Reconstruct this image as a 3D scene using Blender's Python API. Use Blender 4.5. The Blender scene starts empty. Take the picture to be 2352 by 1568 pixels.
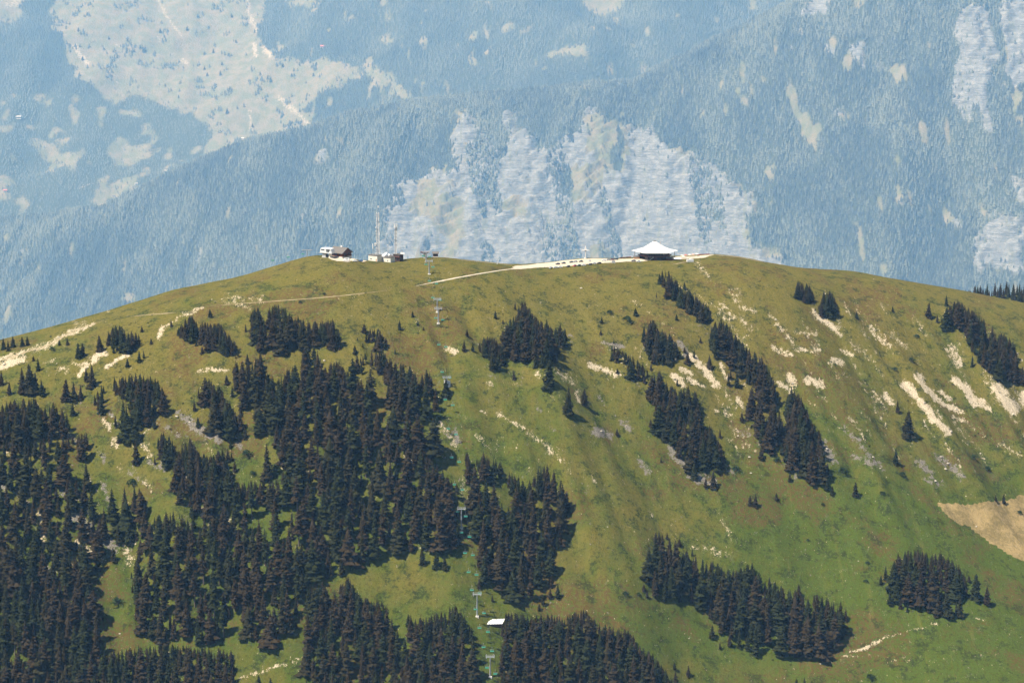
import bpy, bmesh, math, random
import numpy as np
from mathutils import Vector, Matrix

SC = bpy.context.scene
COL = SC.collection
R = math.radians

# ------------------------------------------------------------------ camera
CAM = np.array([0.0, -2000.0, 281.0])
PITCH = R(10.15)                      # looking down
FPX = 4900.0                          # focal length for a picture 2352 wide
cam_data = bpy.data.cameras.new('camera')
cam_data.sensor_width = 36.0
cam_data.lens = 36.0 * FPX / 2352.0
cam_data.clip_start = 5.0
cam_data.clip_end = 60000.0
cam = bpy.data.objects.new('camera', cam_data)
cam.location = CAM
cam.rotation_euler = (R(90) - PITCH, 0, 0)
COL.objects.link(cam)
SC.camera = cam

# ------------------------------------------------------------------ sky, sun, exposure
SUN_EL = R(58.0)
SUN_DIR = Vector((-math.cos(SUN_EL) * math.cos(R(27)), -math.cos(SUN_EL) * math.sin(R(27)), math.sin(SUN_EL)))
world = bpy.data.worlds.new('World')
SC.world = world
world.use_nodes = True
nt = world.node_tree
sky = nt.nodes.new('ShaderNodeTexSky')
sky.sky_type = 'NISHITA'
sky.sun_disc = False
sky.sun_elevation = SUN_EL
sky.sun_rotation = math.atan2(SUN_DIR.x, SUN_DIR.y)
sky.altitude = 1800
bg = nt.nodes['Background']
bg.inputs['Strength'].default_value = 0.06
nt.links.new(sky.outputs[0], bg.inputs['Color'])

sun_data = bpy.data.lights.new('sun', 'SUN')
sun_data.energy = 5.0
sun_data.angle = R(0.55)
sun_data.color = (1.0, 0.955, 0.87)
sun = bpy.data.objects.new('sun', sun_data)
sun.rotation_euler = SUN_DIR.to_track_quat('Z', 'Y').to_euler()
sun.location = (-800, -500, 1100)
COL.objects.link(sun)

SC.view_settings.view_transform = 'Standard'
SC.view_settings.look = 'None'
SC.view_settings.exposure = 0.8
SC.view_settings.gamma = 1.0
SC.view_settings.use_curve_mapping = False
SC.cycles.use_denoising = True
SC.cycles.denoiser = 'OPENIMAGEDENOISE'
SC.cycles.denoising_input_passes = 'RGB_ALBEDO_NORMAL'
SC.cycles.denoising_prefilter = 'ACCURATE'
SC.cycles.max_bounces = 5
SC.cycles.diffuse_bounces = 2
SC.cycles.volume_bounces = 1
SC.cycles.transparent_max_bounces = 4
HAZE_DENSITY = 3.35e-5

# ------------------------------------------------------------------ small maths
FWD = np.array([0, math.cos(PITCH), -math.sin(PITCH)])
UP = np.array([0, math.sin(PITCH), math.cos(PITCH)])
rng = np.random.default_rng(11)
random.seed(5)

def project(x, y, z):
    dx, dy, dz = x - CAM[0], y - CAM[1], z - CAM[2]
    f = dy * FWD[1] + dz * FWD[2]
    up = dy * UP[1] + dz * UP[2]
    return 1176 + FPX * dx / f, 784 - FPX * up / f

def ray(u, v):
    u = np.asarray(u, float); v = np.asarray(v, float)
    a = (u - 1176) / FPX; b = (784 - v) / FPX
    d = np.stack([a, FWD[1] + b * UP[1], FWD[2] + b * UP[2]], -1)
    return d / np.linalg.norm(d, axis=-1, keepdims=True)

def _hash(ix, iy, seed):
    h = (ix.astype(np.int64) * 374761393 + iy.astype(np.int64) * 668265263 + seed * 1442695041) & 0xffffffff
    h = ((h ^ (h >> 13)) * 1274126177) & 0xffffffff
    return ((h ^ (h >> 16)) & 0xffff) / 65535.0

def vnoise(x, y, seed=0):
    x = np.asarray(x, float); y = np.asarray(y, float)
    x0 = np.floor(x); y0 = np.floor(y)
    fx = x - x0; fy = y - y0
    fx = fx * fx * (3 - 2 * fx); fy = fy * fy * (3 - 2 * fy)
    a = _hash(x0, y0, seed); b = _hash(x0 + 1, y0, seed)
    c = _hash(x0, y0 + 1, seed); d = _hash(x0 + 1, y0 + 1, seed)
    return (a + (b - a) * fx) * (1 - fy) + (c + (d - c) * fx) * fy

def fbm(x, y, seed=0, octaves=4):
    s = 0; amp = 0.5; tot = 0
    for k in range(octaves):
        s = s + amp * vnoise(x * 2 ** k + 17.3 * k, y * 2 ** k - 9.1 * k, seed + k); tot += amp; amp *= 0.5
    return s / tot - 0.5

def smooth(x, a, b):
    t = np.clip((x - a) / (b - a), 0, 1)
    return t * t * (3 - 2 * t)

def in_poly(u, v, poly):
    u = np.asarray(u, float); v = np.asarray(v, float)
    res = np.zeros(u.shape, bool)
    n = len(poly)
    for i in range(n):
        x1, y1 = poly[i]; x2, y2 = poly[(i + 1) % n]
        if y1 == y2: continue
        c = ((y1 > v) != (y2 > v)) & (u < (x2 - x1) * (v - y1) / (y2 - y1) + x1)
        res ^= c
    return res

def seg_dist(u, v, pts):
    best = np.full(np.shape(u), 1e9)
    if len(pts) == 1: pts = [pts[0], (pts[0][0] + .01, pts[0][1])]
    for (x1, y1), (x2, y2) in zip(pts[:-1], pts[1:]):
        dx, dy = x2 - x1, y2 - y1
        t = np.clip(((u - x1) * dx + (v - y1) * dy) / (dx * dx + dy * dy), 0, 1)
        best = np.minimum(best, np.hypot(u - x1 - t * dx, v - y1 - t * dy))
    return best

# ------------------------------------------------------------------ object helpers
def tag(o, label=None, cat=None, group=None, kind=None):
    if label: o['label'] = label
    if cat: o['category'] = cat
    if group: o['group'] = group
    if kind: o['kind'] = kind
    return o

def link(name, mesh, parent=None):
    o = bpy.data.objects.new(name, mesh)
    COL.objects.link(o)
    if parent is not None: o.parent = parent
    return o

def empty(name, loc, rz=0.0, scale=1.0):
    o = bpy.data.objects.new(name, None)
    o.empty_display_size = 1.0
    o.location = loc; o.rotation_euler = (0, 0, rz); o.scale = (scale,) * 3
    COL.objects.link(o)
    return o

def mesh_np(name, verts, quads=None, tris=None, mat=None, smooth_shade=False):
    me = bpy.data.meshes.new(name)
    verts = np.asarray(verts, np.float32).reshape(-1, 3)
    me.vertices.add(len(verts)); me.vertices.foreach_set('co', verts.ravel())
    nq = 0 if quads is None else len(quads); ntr = 0 if tris is None else len(tris)
    idx = []; starts = []; tot = []
    if nq: idx.append(np.asarray(quads, np.int32).ravel()); starts.append(np.arange(nq) * 4); tot.append(np.full(nq, 4))
    if ntr: idx.append(np.asarray(tris, np.int32).ravel()); starts.append(nq * 4 + np.arange(ntr) * 3); tot.append(np.full(ntr, 3))
    idx = np.concatenate(idx)
    me.loops.add(len(idx)); me.loops.foreach_set('vertex_index', idx)
    me.polygons.add(nq + ntr)
    me.polygons.foreach_set('loop_start', np.concatenate(starts).astype(np.int32))
    me.polygons.foreach_set('loop_total', np.concatenate(tot).astype(np.int32))
    if smooth_shade: me.polygons.foreach_set('use_smooth', np.ones(nq + ntr, bool))
    me.update(calc_edges=True)
    if mat: me.materials.append(mat)
    return me

def attr(me, name, values):
    a = me.attributes.new(name, 'FLOAT', 'POINT')
    a.data.foreach_set('value', np.asarray(values, np.float32).ravel())

class MB:
    """collects simple solids, builds one mesh object"""
    def __init__(s): s.v = []; s.f = []
    def add(s, verts, faces):
        b = len(s.v); s.v += [tuple(p) for p in verts]; s.f += [tuple(b + i for i in f) for f in faces]; return s
    def box(s, x0, x1, y0, y1, z0, z1):
        v = [(x0, y0, z0), (x1, y0, z0), (x1, y1, z0), (x0, y1, z0), (x0, y0, z1), (x1, y0, z1), (x1, y1, z1), (x0, y1, z1)]
        return s.add(v, [(0, 3, 2, 1), (4, 5, 6, 7), (0, 1, 5, 4), (1, 2, 6, 5), (2, 3, 7, 6), (3, 0, 4, 7)])
    def bar(s, a, b, w, h=None, n=4):
        a = Vector(a); b = Vector(b); d = (b - a).normalized()
        h = w if h is None else h
        ref = Vector((0, 0, 1)) if abs(d.z) < .95 else Vector((1, 0, 0))
        s1 = d.cross(ref).normalized(); s2 = s1.cross(d).normalized()
        ring = []
        for p in (a, b):
            for k in range(n):
                t = 2 * math.pi * (k + .5) / n
                q = 1 / math.cos(math.pi / n) if n == 4 else 1
                ring.append(p + s1 * (math.cos(t) * w * .5 * q) + s2 * (math.sin(t) * h * .5 * q))
        f = [(k, (k + 1) % n, n + (k + 1) % n, n + k) for k in range(n)]
        f += [tuple(range(n - 1, -1, -1)), tuple(range(n, 2 * n))]
        return s.add(ring, f)
    def lathe(s, prof, n=12, c=(0, 0, 0), phase=0.0, caps=True):
        v = []
        for r, z in prof:
            for k in range(n):
                t = 2 * math.pi * k / n + phase
                v.append((c[0] + r * math.cos(t), c[1] + r * math.sin(t), c[2] + z))
        f = []
        for j in range(len(prof) - 1):
            for k in range(n):
                f.append((j * n + k, j * n + (k + 1) % n, (j + 1) * n + (k + 1) % n, (j + 1) * n + k))
        if caps:
            f.append(tuple(range(n - 1, -1, -1))); f.append(tuple(range((len(prof) - 1) * n, len(prof) * n)))
        return s.add(v, f)
    def prism(s, outline, y0, y1):
        """outline in x,z extruded along y"""
        n = len(outline)
        v = [(x, y0, z) for x, z in outline] + [(x, y1, z) for x, z in outline]
        f = [tuple(range(n)), tuple(range(2 * n - 1, n - 1, -1))]
        f += [(k, n + k, n + (k + 1) % n, (k + 1) % n) for k in range(n)]
        return s.add(v, f)
    def xf(s, m):
        s.v = [tuple(m @ Vector(p)) for p in s.v]; return s
    def build(s, name, mat, parent=None, bevel=0.0, smooth_shade=False):
        me = bpy.data.meshes.new(name)
        me.from_pydata(s.v, [], s.f)
        bm = bmesh.new(); bm.from_mesh(me)
        bmesh.ops.recalc_face_normals(bm, faces=bm.faces)
        if bevel: bmesh.ops.bevel(bm, geom=bm.edges[:], offset=bevel, segments=1, affect='EDGES')
        bm.to_mesh(me); bm.free()
        if smooth_shade:
            for p in me.polygons: p.use_smooth = True
        me.materials.append(mat)
        return link(name, me, parent)

# ------------------------------------------------------------------ materials
def new_mat(name):
    m = bpy.data.materials.new(name); m.use_nodes = True
    n = m.node_tree.nodes; l = m.node_tree.links
    b = n['Principled BSDF']
    b.inputs['Roughness'].default_value = 0.85
    b.inputs['Specular IOR Level'].default_value = 0.2
    return m, n, l, b

def coords(n):
    return n.new('ShaderNodeTexCoord').outputs['Object']

def noise_node(n, l, vec, scale, detail=3.0, rough=0.55, stretch=None, dist=0.0):
    if stretch:
        mp = n.new('ShaderNodeMapping'); mp.inputs['Scale'].default_value = stretch[0]; mp.inputs['Rotation'].default_value = stretch[1]
        l.new(vec, mp.inputs['Vector']); vec = mp.outputs[0]
    t = n.new('ShaderNodeTexNoise')
    t.inputs['Scale'].default_value = scale; t.inputs['Detail'].default_value = detail
    t.inputs['Roughness'].default_value = rough; t.inputs['Distortion'].default_value = dist
    l.new(vec, t.inputs['Vector'])
    return t.outputs['Fac']

def math_node(n, l, op, a, b=None, c=None, clamp=False):
    t = n.new('ShaderNodeMath'); t.operation = op; t.use_clamp = clamp
    for i, x in enumerate((a, b, c)):
        if x is None: continue
        if isinstance(x, (int, float)): t.inputs[i].default_value = x
        else: l.new(x, t.inputs[i])
    return t.outputs[0]

def ramp01(n, l, x, lo, hi):
    t = n.new('ShaderNodeMapRange'); t.interpolation_type = 'SMOOTHSTEP'
    t.inputs['From Min'].default_value = lo; t.inputs['From Max'].default_value = hi
    l.new(x, t.inputs['Value'])
    return t.outputs['Result']

def mix(n, l, fac, a, b, mode='MIX'):
    t = n.new('ShaderNodeMix'); t.data_type = 'RGBA'; t.blend_type = mode
    if isinstance(fac, (int, float)): t.inputs[0].default_value = fac
    else: l.new(fac, t.inputs[0])
    for i, x in ((6, a), (7, b)):
        if isinstance(x, tuple): t.inputs[i].default_value = (*x, 1.0)
        else: l.new(x, t.inputs[i])
    return t.outputs[2]

def attr_node(n, name):
    t = n.new('ShaderNodeAttribute'); t.attribute_name = name
    return t.outputs['Fac']

def bump(n, l, b, height, strength, distance):
    t = n.new('ShaderNodeBump'); t.inputs['Strength'].default_value = strength; t.inputs['Distance'].default_value = distance
    l.new(height, t.inputs['Height']); l.new(t.outputs[0], b.inputs['Normal'])

def plain(name, col, rough=0.7, metal=0.0, var=0.12, scale=1.5, spec=0.3):
    """painted or natural surface with a little uneven tone"""
    m, n, l, b = new_mat(name)
    nz = noise_node(n, l, coords(n), scale, 4)
    c0 = tuple(max(0, x * (1 - var)) for x in col); c1 = tuple(min(1, x * (1 + var)) for x in col)
    l.new(mix(n, l, nz, c0, c1), b.inputs['Base Color'])
    b.inputs['Roughness'].default_value = rough; b.inputs['Metallic'].default_value = metal
    b.inputs['Specular IOR Level'].default_value = spec
    return m

# ================================================================== THE NEAR HILL
AL = R(20.0); CA, SA = math.cos(AL), math.sin(AL)
RIDGE = [(-500, 960), (-250, 862), (0, 780), (100, 755), (250, 712), (400, 665), (550, 635), (650, 605), (700, 590), (725, 586), (760, 587), (800, 595),
         (850, 598), (900, 599), (960, 592), (1010, 590), (1070, 596), (1180, 607), (1250, 603), (1300, 597), (1345, 592), (1400, 593),
         (1450, 591), (1560, 587), (1640, 583), (1700, 589), (1760, 602), (1840, 615), (1960, 622), (2030, 636), (2100, 648),
         (2200, 665), (2300, 685), (2352, 695), (2600, 750), (2900, 840)]
RU = np.array([p[0] for p in RIDGE], float); RV = np.array([p[1] for p in RIDGE], float)

def axis_lines(lo, hi, step, out_lo, out_hi):
    mid = np.arange(lo, hi + .1, step)
    def outer(start, end):
        r = []; s = step; p = start
        while abs(p - end) > s:
            s *= 1.22; p = p + s * (1 if end > start else -1); r.append(p)
        return r
    return np.array(sorted(outer(lo, out_lo) + list(mid) + outer(hi, out_hi)))

class Height:
    def __init__(s, xs, ys, Z): s.xs, s.ys, s.Z = xs, ys, Z
    def at(s, x, y):
        x = np.clip(x, s.xs[0], s.xs[-1] - 1e-6); y = np.clip(y, s.ys[0], s.ys[-1] - 1e-6)
        i = np.clip(np.searchsorted(s.xs, x, side='right') - 1, 0, len(s.xs) - 2)
        j = np.clip(np.searchsorted(s.ys, y, side='right') - 1, 0, len(s.ys) - 2)
        fx = (x - s.xs[i]) / (s.xs[i + 1] - s.xs[i]); fy = (y - s.ys[j]) / (s.ys[j + 1] - s.ys[j])
        Z = s.Z
        return (Z[j, i] * (1 - fx) + Z[j, i + 1] * fx) * (1 - fy) + (Z[j + 1, i] * (1 - fx) + Z[j + 1, i + 1] * fx) * fy
    def cast(s, u, v, t0, t1, step):
        """first hit of the view ray through picture point (u, v); NaN where none"""
        u = np.atleast_1d(np.asarray(u, float)); v = np.atleast_1d(np.asarray(v, float))
        d = ray(u, v); n = len(u)
        lo = np.full(n, np.nan); hi = np.full(n, np.nan); alive = np.ones(n, bool)
        t = t0
        while t < t1 and alive.any():
            k = np.where(alive)[0]
            P = CAM + d[k] * (t + step)
            below = P[:, 2] < s.at(P[:, 0], P[:, 1])
            lo[k[below]] = t; hi[k[below]] = t + step; alive[k[below]] = False
            t += step
        for _ in range(18):
            m = (lo + hi) / 2; P = CAM + d * m[:, None]
            below = P[:, 2] < s.at(np.nan_to_num(P[:, 0]), np.nan_to_num(P[:, 1]))
            hi = np.where(below, m, hi); lo = np.where(below, lo, m)
        return CAM + d * hi[:, None]

def grid_mesh(name, xs, ys, Z, mat):
    X, Y = np.meshgrid(xs, ys)
    nx, ny = len(xs), len(ys)
    V = np.stack([X, Y, Z], -1).reshape(-1, 3)
    j, i = np.meshgrid(np.arange(ny - 1), np.arange(nx - 1), indexing='ij')
    a = (j * nx + i).ravel()
    Q = np.stack([a, a + 1, a + nx + 1, a + nx], -1)
    return mesh_np(name, V, quads=Q, mat=mat, smooth_shade=True)

dd = np.arange(-1500, 1600, 1.0)
sl_b = [(-1500, -.50), (-90, -.46), (-55, -.30), (-36, -.06), (-15, -.01), (12, .03), (60, .30), (130, .60), (220, .80)]
def profile(tail):
    k = sl_b + tail
    m = np.interp(dd, [p[0] for p in k], [p[1] for p in k])
    h = np.cumsum(m); return h - np.interp(0, dd, h)
H_left = profile([(420, .84), (700, .74), (1500, .6)])
H_right = profile([(300, .74), (360, .50), (480, .40), (900, .36), (1500, .5)])

hx = axis_lines(-500, 560, 2.3, -1500, 1700)
hy = axis_lines(-700, 250, 2.3, -1500, 900)
HX, HY = np.meshgrid(hx, hy)
HP = HX * CA + HY * SA; HD = HX * SA - HY * CA
wr = smooth(HP, -70, 340)
prof = np.interp(HD, dd, H_left) * (1 - wr) + np.interp(HD, dd, H_right) * wr
front = smooth(HD, 30, 180)
ribs = (fbm(HP / 62, HD / 420 + 3, 21, 3) * 38 + fbm(HP / 21, HD / 150, 31, 3) * 11) * front
ribs *= 1 - .82 * wr * smooth(HD, 300, 400)
ribs *= (1 - .65 * np.exp(-((HP - 85) / 85) ** 2)) * (1 - .55 * smooth(HD, 260, 420))
swell = fbm(HP / 260, HD / 260, 41, 3) * 46 * smooth(HD, 60, 260)
# the grassy draw that runs down the middle of the slope, and the spur carrying the big wood to its left
draw = -1.5 * np.exp(-((HP - (60 + .02 * HD)) / 55) ** 2) * smooth(HD, 120, 240) + 9 * np.exp(-((HP + 60) / 95) ** 2) * smooth(HD, 90, 220)
small = fbm(HX / 14, HY / 14, 51, 3) * (0.6 + 2.4 * front) + fbm(HX / 5, HY / 5, 61, 2) * .55 * front
relief = ribs + swell + draw + small - prof
# crest heights along the ridge, corrected until the skyline sits where it should
def crest_start(u, v):
    d = ray(u, v); a, b = d[..., 0], d[..., 1]
    t = (-CAM[1] * CA + CAM[0] * SA) / (b * CA - a * SA)
    P = CAM + d * t[..., None]
    return P[..., 0] * CA + P[..., 1] * SA, P[..., 2]
cp, cz = crest_start(RU, RV)
pk = np.linspace(-1600, 1800, 300)
crest = np.interp(pk, cp, cz)
vis_cols = np.linspace(-150, 2500, 130)
flat = (HY > -500) & (np.abs(HX) < 800)
for it in range(7):
    Z = np.interp(HP, pk, crest) + relief
    U, V = project(HX[flat], HY[flat], Z[flat])
    bins = np.clip(((U + 160) / 20).astype(int), 0, 134)
    order = np.argsort(V)
    first = np.full(135, -1)
    ub, idx0 = np.unique(bins[order], return_index=True)
    first[ub] = order[idx0]
    ok = first >= 0
    f = first[ok]
    err = V[f] - np.interp(U[f], RU, RV)         # + : too low in the picture
    ps = HP[flat][f]; dist = HY[flat][f] - CAM[1]
    o = np.argsort(ps)
    corr = np.interp(pk, ps[o], (err * dist / FPX)[o])
    corr = np.convolve(np.pad(corr, 1, mode='edge'), [.25, .5, .25], mode='valid')
    crest = crest + corr
HZ = np.interp(HP, pk, crest) + relief
# ground raised along the middle hollow, shaped to remove its dark shaded crease
_c = Height(hx, hy, HZ).cast([1262, 1290, 1330, 1390, 1440, 1500], [830, 890, 970, 1090, 1210, 1340], 1000, 2700, 3.0)
HZ += 10.0 * np.exp(-(seg_dist(HX, HY, [tuple(p) for p in _c[:, :2]]) / 20.0) ** 2)
# level ground for the summit car park and building plots
def level(u, v, rad, soft):
    P = Height(hx, hy, HZ).cast([u], [v], 1500, 2500, 2)[0]
    if np.isnan(P[0]): return
    w = 1 - smooth(np.hypot(HX - P[0], HY - P[1]), rad, rad + soft)
    HZ[...] = HZ * (1 - w) + P[2] * w
for a in [(1505, 597, 15, 14), (764, 590, 10, 12), (795, 597, 9, 10), (863, 598, 8, 8), (890, 598, 9, 8), (914, 600, 6, 6)]: level(*a)
HILL = Height(hx, hy, HZ)
def on_hill(u, v):
    return HILL.cast(u, v, 1000, 2700, 3.0)

HU, HV = project(HX, HY, HZ)
WU = HU + fbm(HX / 9, HY / 9, 71, 3) * 14; WV = HV + fbm(HX / 9, HY / 9, 81, 3) * 12

# bare cream earth and scree: (points in the picture, half width, strength)
SOIL = [([(1865, 712), (1880, 722)], 4, .9), ([(1882, 725), (1900, 738), (1922, 756)], 8, .95), ([(1768, 722), (1800, 760), (1825, 790)], 4, .62),
        ([(1830, 765), (1875, 766)], 6, .55), ([(1838, 800), (1880, 808)], 5, .7), ([(1925, 720), (1935, 770)], 4, .5), ([(1998, 752), (2018, 775), (2045, 795)], 6, .62),
        ([(2040, 765), (2085, 800)], 5, .55), ([(1935, 805), (1958, 815)], 4, .8), ([(1955, 790), (2010, 825)], 6, .45), ([(1912, 826), (1932, 834)], 6, .95),
        ([(1812, 862), (1822, 882)], 7, .95), ([(1856, 872), (1886, 882)], 8, .95), ([(1788, 880), (1818, 900)], 6, .8), ([(1775, 800), (1815, 815)], 8, .6),
        ([(2185, 800), (2205, 835)], 11, .72), ([(2100, 730), (2125, 765)], 6, .4), ([(2075, 882), (2098, 905), (2130, 942), (2175, 992)], 9, 1.0),
        ([(2105, 866), (2133, 898), (2165, 930)], 5, .95), ([(2155, 898), (2182, 916)], 4, .9), ([(2178, 930), (2205, 946)], 5, .9), ([(2190, 960), (2225, 968)], 4, .7),
        ([(2192, 873), (2215, 888), (2240, 926)], 9, 1.05), ([(2250, 920), (2272, 938)], 7, 1.0), ([(2290, 892), (2308, 915), (2330, 938)], 14, 1.1),
        ([(2348, 905), (2356, 925)], 9, 1.0), ([(2034, 908), (2052, 924)], 7, .95), ([(2110, 860), (2120, 868)], 4, .9), ([(1586, 816), (1620, 850), (1646, 883)], 6, 1.0),
        ([(1550, 862), (1568, 882)], 7, .95), ([(1563, 846), (1592, 856)], 4, .85), ([(1585, 868), (1598, 882)], 6, .9), ([(1655, 836), (1672, 872)], 4, .85),
        ([(1612, 886), (1618, 888)], 4, .85), ([(1355, 840), (1385, 850), (1422, 860)], 6, .95), ([(1235, 858), (1246, 864)], 6, .65), ([(1280, 852), (1322, 882)], 9, .52),
        ([(1325, 905), (1330, 920)], 6, .6), ([(1695, 910), (1700, 930)], 6, .8), ([(1640, 940), (1646, 943)], 3, .8), ([(1665, 950), (1675, 958)], 3, .7),
        ([(1690, 690), (1700, 700), (1730, 715)], 5, .6), ([(1660, 700), (1685, 730)], 5, .6), ([(1700, 735), (1720, 755)], 6, .65), ([(1600, 600), (1625, 635)], 5, .5),
        ([(1555, 652), (1640, 705), (1690, 760), (1720, 800)], 4, .42), ([(1450, 690), (1530, 745), (1580, 800)], 3, .34),
        ([(217, 828), (230, 808), (238, 812)], 8, 1.05), ([(265, 830), (290, 818)], 5, 1.0), ([(242, 845), (260, 834)], 4, .95), ([(183, 861), (198, 838)], 6, 1.05),
        ([(0, 840), (25, 830), (52, 824)], 9, .95), ([(0, 826), (60, 807), (117, 790)], 6, .66), ([(125, 785), (150, 769), (215, 744)], 6, .66), ([(170, 742), (200, 741)], 4, .5),
        ([(362, 772), (376, 752)], 5, .85), ([(376, 752), (405, 732), (440, 716), (470, 706)], 3, .62), ([(450, 856), (490, 851), (522, 850)], 4, .75), ([(515, 692), (560, 688), (600, 688)], 10, .40),
        ([(545, 700), (570, 705)], 6, .5), ([(172, 832), (182, 838)], 5, .7), ([(138, 845), (152, 855)], 5, .55), ([(105, 833), (120, 830)], 4, .45), ([(250, 712), (256, 704)], 2, .8),
        ([(1022, 805), (1046, 808)], 5, .8), ([(1000, 962), (1022, 990), (1045, 1022)], 7, .5), ([(1062, 1095), (1070, 1150)], 9, .5), ([(1105, 945), (1112, 950)], 4, .7),
        ([(1120, 880), (1126, 886)], 4, .7), ([(1145, 950), (1180, 968), (1230, 1000), (1290, 1060)], 5, .55), ([(1100, 1000), (1108, 1008)], 4, .6), ([(1130, 1030), (1140, 1035)], 4, .6),
        ([(1955, 1494), (1985, 1490), (2005, 1476), (2030, 1465)], 3, .9), ([(2030, 1465), (2100, 1446), (2160, 1430)], 2, .5), ([(1905, 1507), (1990, 1506), (2090, 1517)], 1.5, .45),
        ([(1480, 1168), (1500, 1185)], 3, .5), ([(1590, 1256), (1640, 1262), (1670, 1276)], 8, .42), ([(1640, 1170), (1690, 1245)], 4, .42),
        ([(240, 968), (256, 985)], 6, .8), ([(262, 1010), (270, 1020)], 7, .8), ([(435, 1158), (466, 1180)], 7, .8), ([(488, 1198), (492, 1210)], 5, .8), ([(515, 1162), (525, 1196)], 5, .8),
        ([(81, 1160), (92, 1190), (102, 1255)], 5, .8), ([(280, 1202), (310, 1246)], 6, .85), ([(289, 1255), (298, 1292)], 10, .62), ([(177, 1249), (230, 1282)], 8, .7),
        ([(210, 1560), (225, 1545)], 5, .9), ([(800, 1278), (806, 1292)], 4, .9), ([(945, 1240), (990, 1262)], 7, .5), ([(2245, 1420), (2255, 1422)], 2, .7),
        ([(640, 1075), (660, 1065)], 5, .6), ([(700, 1085), (710, 1100)], 5, .5), ([(945, 1160), (955, 1180)], 5, .6), ([(930, 1050), (960, 1075)], 7, .55), ([(910, 1130), (925, 1150)], 5, .55),
        ([(2245, 770), (2260, 860), (2290, 890)], 4, .5), ([(2300, 1020), (2345, 1045)], 6, .5), ([(530, 1560), (610, 1540), (700, 1508)], 2.5, .62)]
ROCK = [([(1365, 988), (1400, 1002)], 9, .9), ([(1430, 970), (1448, 985)], 8, .8), ([(1515, 985), (1545, 1040), (1580, 1075)], 8, .8), ([(1470, 1060), (1490, 1085)], 7, .7),
        ([(1590, 1090), (1640, 1112)], 9, .85), ([(1660, 1060), (1680, 1080)], 7, .6), ([(1750, 1020), (1795, 1015)], 7, .9), ([(1890, 1015), (1917, 1062)], 8, .8), ([(1937, 985), (1975, 1020), (2029, 1080)], 5, .75),
        ([(1960, 1045), (2000, 1065)], 6, .65), ([(2110, 1062), (2140, 1085)], 8, .75), ([(2150, 1045), (2175, 1070)], 6, .75), ([(2190, 1075), (2212, 1092)], 9, .8), ([(2130, 1100), (2160, 1110)], 6, .6), ([(1700, 990), (1725, 1000)], 6, .5),
        ([(1800, 1060), (1830, 1090)], 7, .6), ([(412, 950), (460, 985), (500, 1010)], 10, .8), ([(525, 1001), (550, 1026)], 6, .8), ([(385, 985), (410, 1000)], 5, .6), ([(168, 1177), (210, 1215), (258, 1255)], 14, .85),
        ([(47, 1128), (62, 1158)], 8, .85), ([(6, 1120), (18, 1155)], 8, .85), ([(150, 1130), (175, 1150)], 9, .6), ([(235, 1110), (250, 1150)], 8, .7), ([(300, 1080), (330, 1110)], 6, .6),
        ([(150, 990), (185, 1025)], 7, .65), ([(340, 960), (380, 980)], 5, .5), ([(345, 1060), (370, 1080)], 6, .7), ([(1010, 970), (1030, 1000)], 6, .6), ([(1045, 990), (1052, 1018)], 7, .8), ([(1560, 790), (1575, 812)], 6, .8), ([(1530, 820), (1550, 825)], 6, .8),
        ([(1385, 790), (1432, 795)], 4, .8), ([(1470, 795), (1490, 800)], 4, .6), ([(95, 1270), (130, 1330)], 7, .6), ([(40, 1380), (60, 1420)], 5, .5), ([(1090, 790), (1130, 815)], 5, .5), ([(1300, 770), (1318, 780)], 4, .5), ([(2270, 790), (2290, 830)], 5, .4)]
FIELD = [(2148, 1157), (2230, 1158), (2300, 1150), (2352, 1140), (2600, 1130), (2600, 1380), (2352, 1288), (2300, 1262), (2230, 1216), (2180, 1188)]
soil = np.zeros_like(HZ); rock = np.zeros_like(HZ)
vm = (HU > -60) & (HU < 2420) & (HV > 560) & (HV < 1640) & (HY < 120)
def paint(dst, items, soft):
    for pts, w, s in items:
        us = [p[0] for p in pts]; vs = [p[1] for p in pts]
        m = vm & (HU > min(us) - 50) & (HU < max(us) + 50) & (HV > min(vs) - 50) & (HV < max(vs) + 50)
        if not m.any(): continue
        d = seg_dist(WU[m], WV[m], pts)
        dst[m] = np.maximum(dst[m], s * .92 * (1 - smooth(d, w * .3, w * 1.6 + soft)))
rs = random.Random(77)
for _ in range(90):                               # faint streaks of worn ground down the fall line
    u0 = rs.uniform(1640, 2340); v0 = rs.uniform(660, 1040)
    if v0 < np.interp(u0, RU, RV) + 55: continue
    L = rs.uniform(15, 60); SOIL.append(([(u0, v0), (u0 + L * .62, v0 + L)], rs.uniform(1.5, 4), rs.uniform(.25, .5)))
for _ in range(60):
    u0 = rs.uniform(950, 1560); v0 = rs.uniform(800, 1110)
    L = rs.uniform(8, 40); (SOIL if rs.random() < .5 else ROCK).append(([(u0, v0), (u0 + L * .7, v0 + L)], rs.uniform(1.5, 4), rs.uniform(.2, .5)))
for _ in range(50):
    u0 = rs.uniform(0, 540); v0 = rs.uniform(930, 1290)
    L = rs.uniform(8, 45); (SOIL if rs.random() < .4 else ROCK).append(([(u0, v0), (u0 + L * .6, v0 + L)], rs.uniform(2, 6), rs.uniform(.35, .7)))
paint(soil, SOIL, 3); paint(rock, ROCK, 3)
field = np.where(vm & in_poly(HU + fbm(HX / 16, HY / 16, 5, 3) * 18, HV + fbm(HX / 16, HY / 16, 6, 3) * 14, FIELD), 1.0, 0.0)
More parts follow.
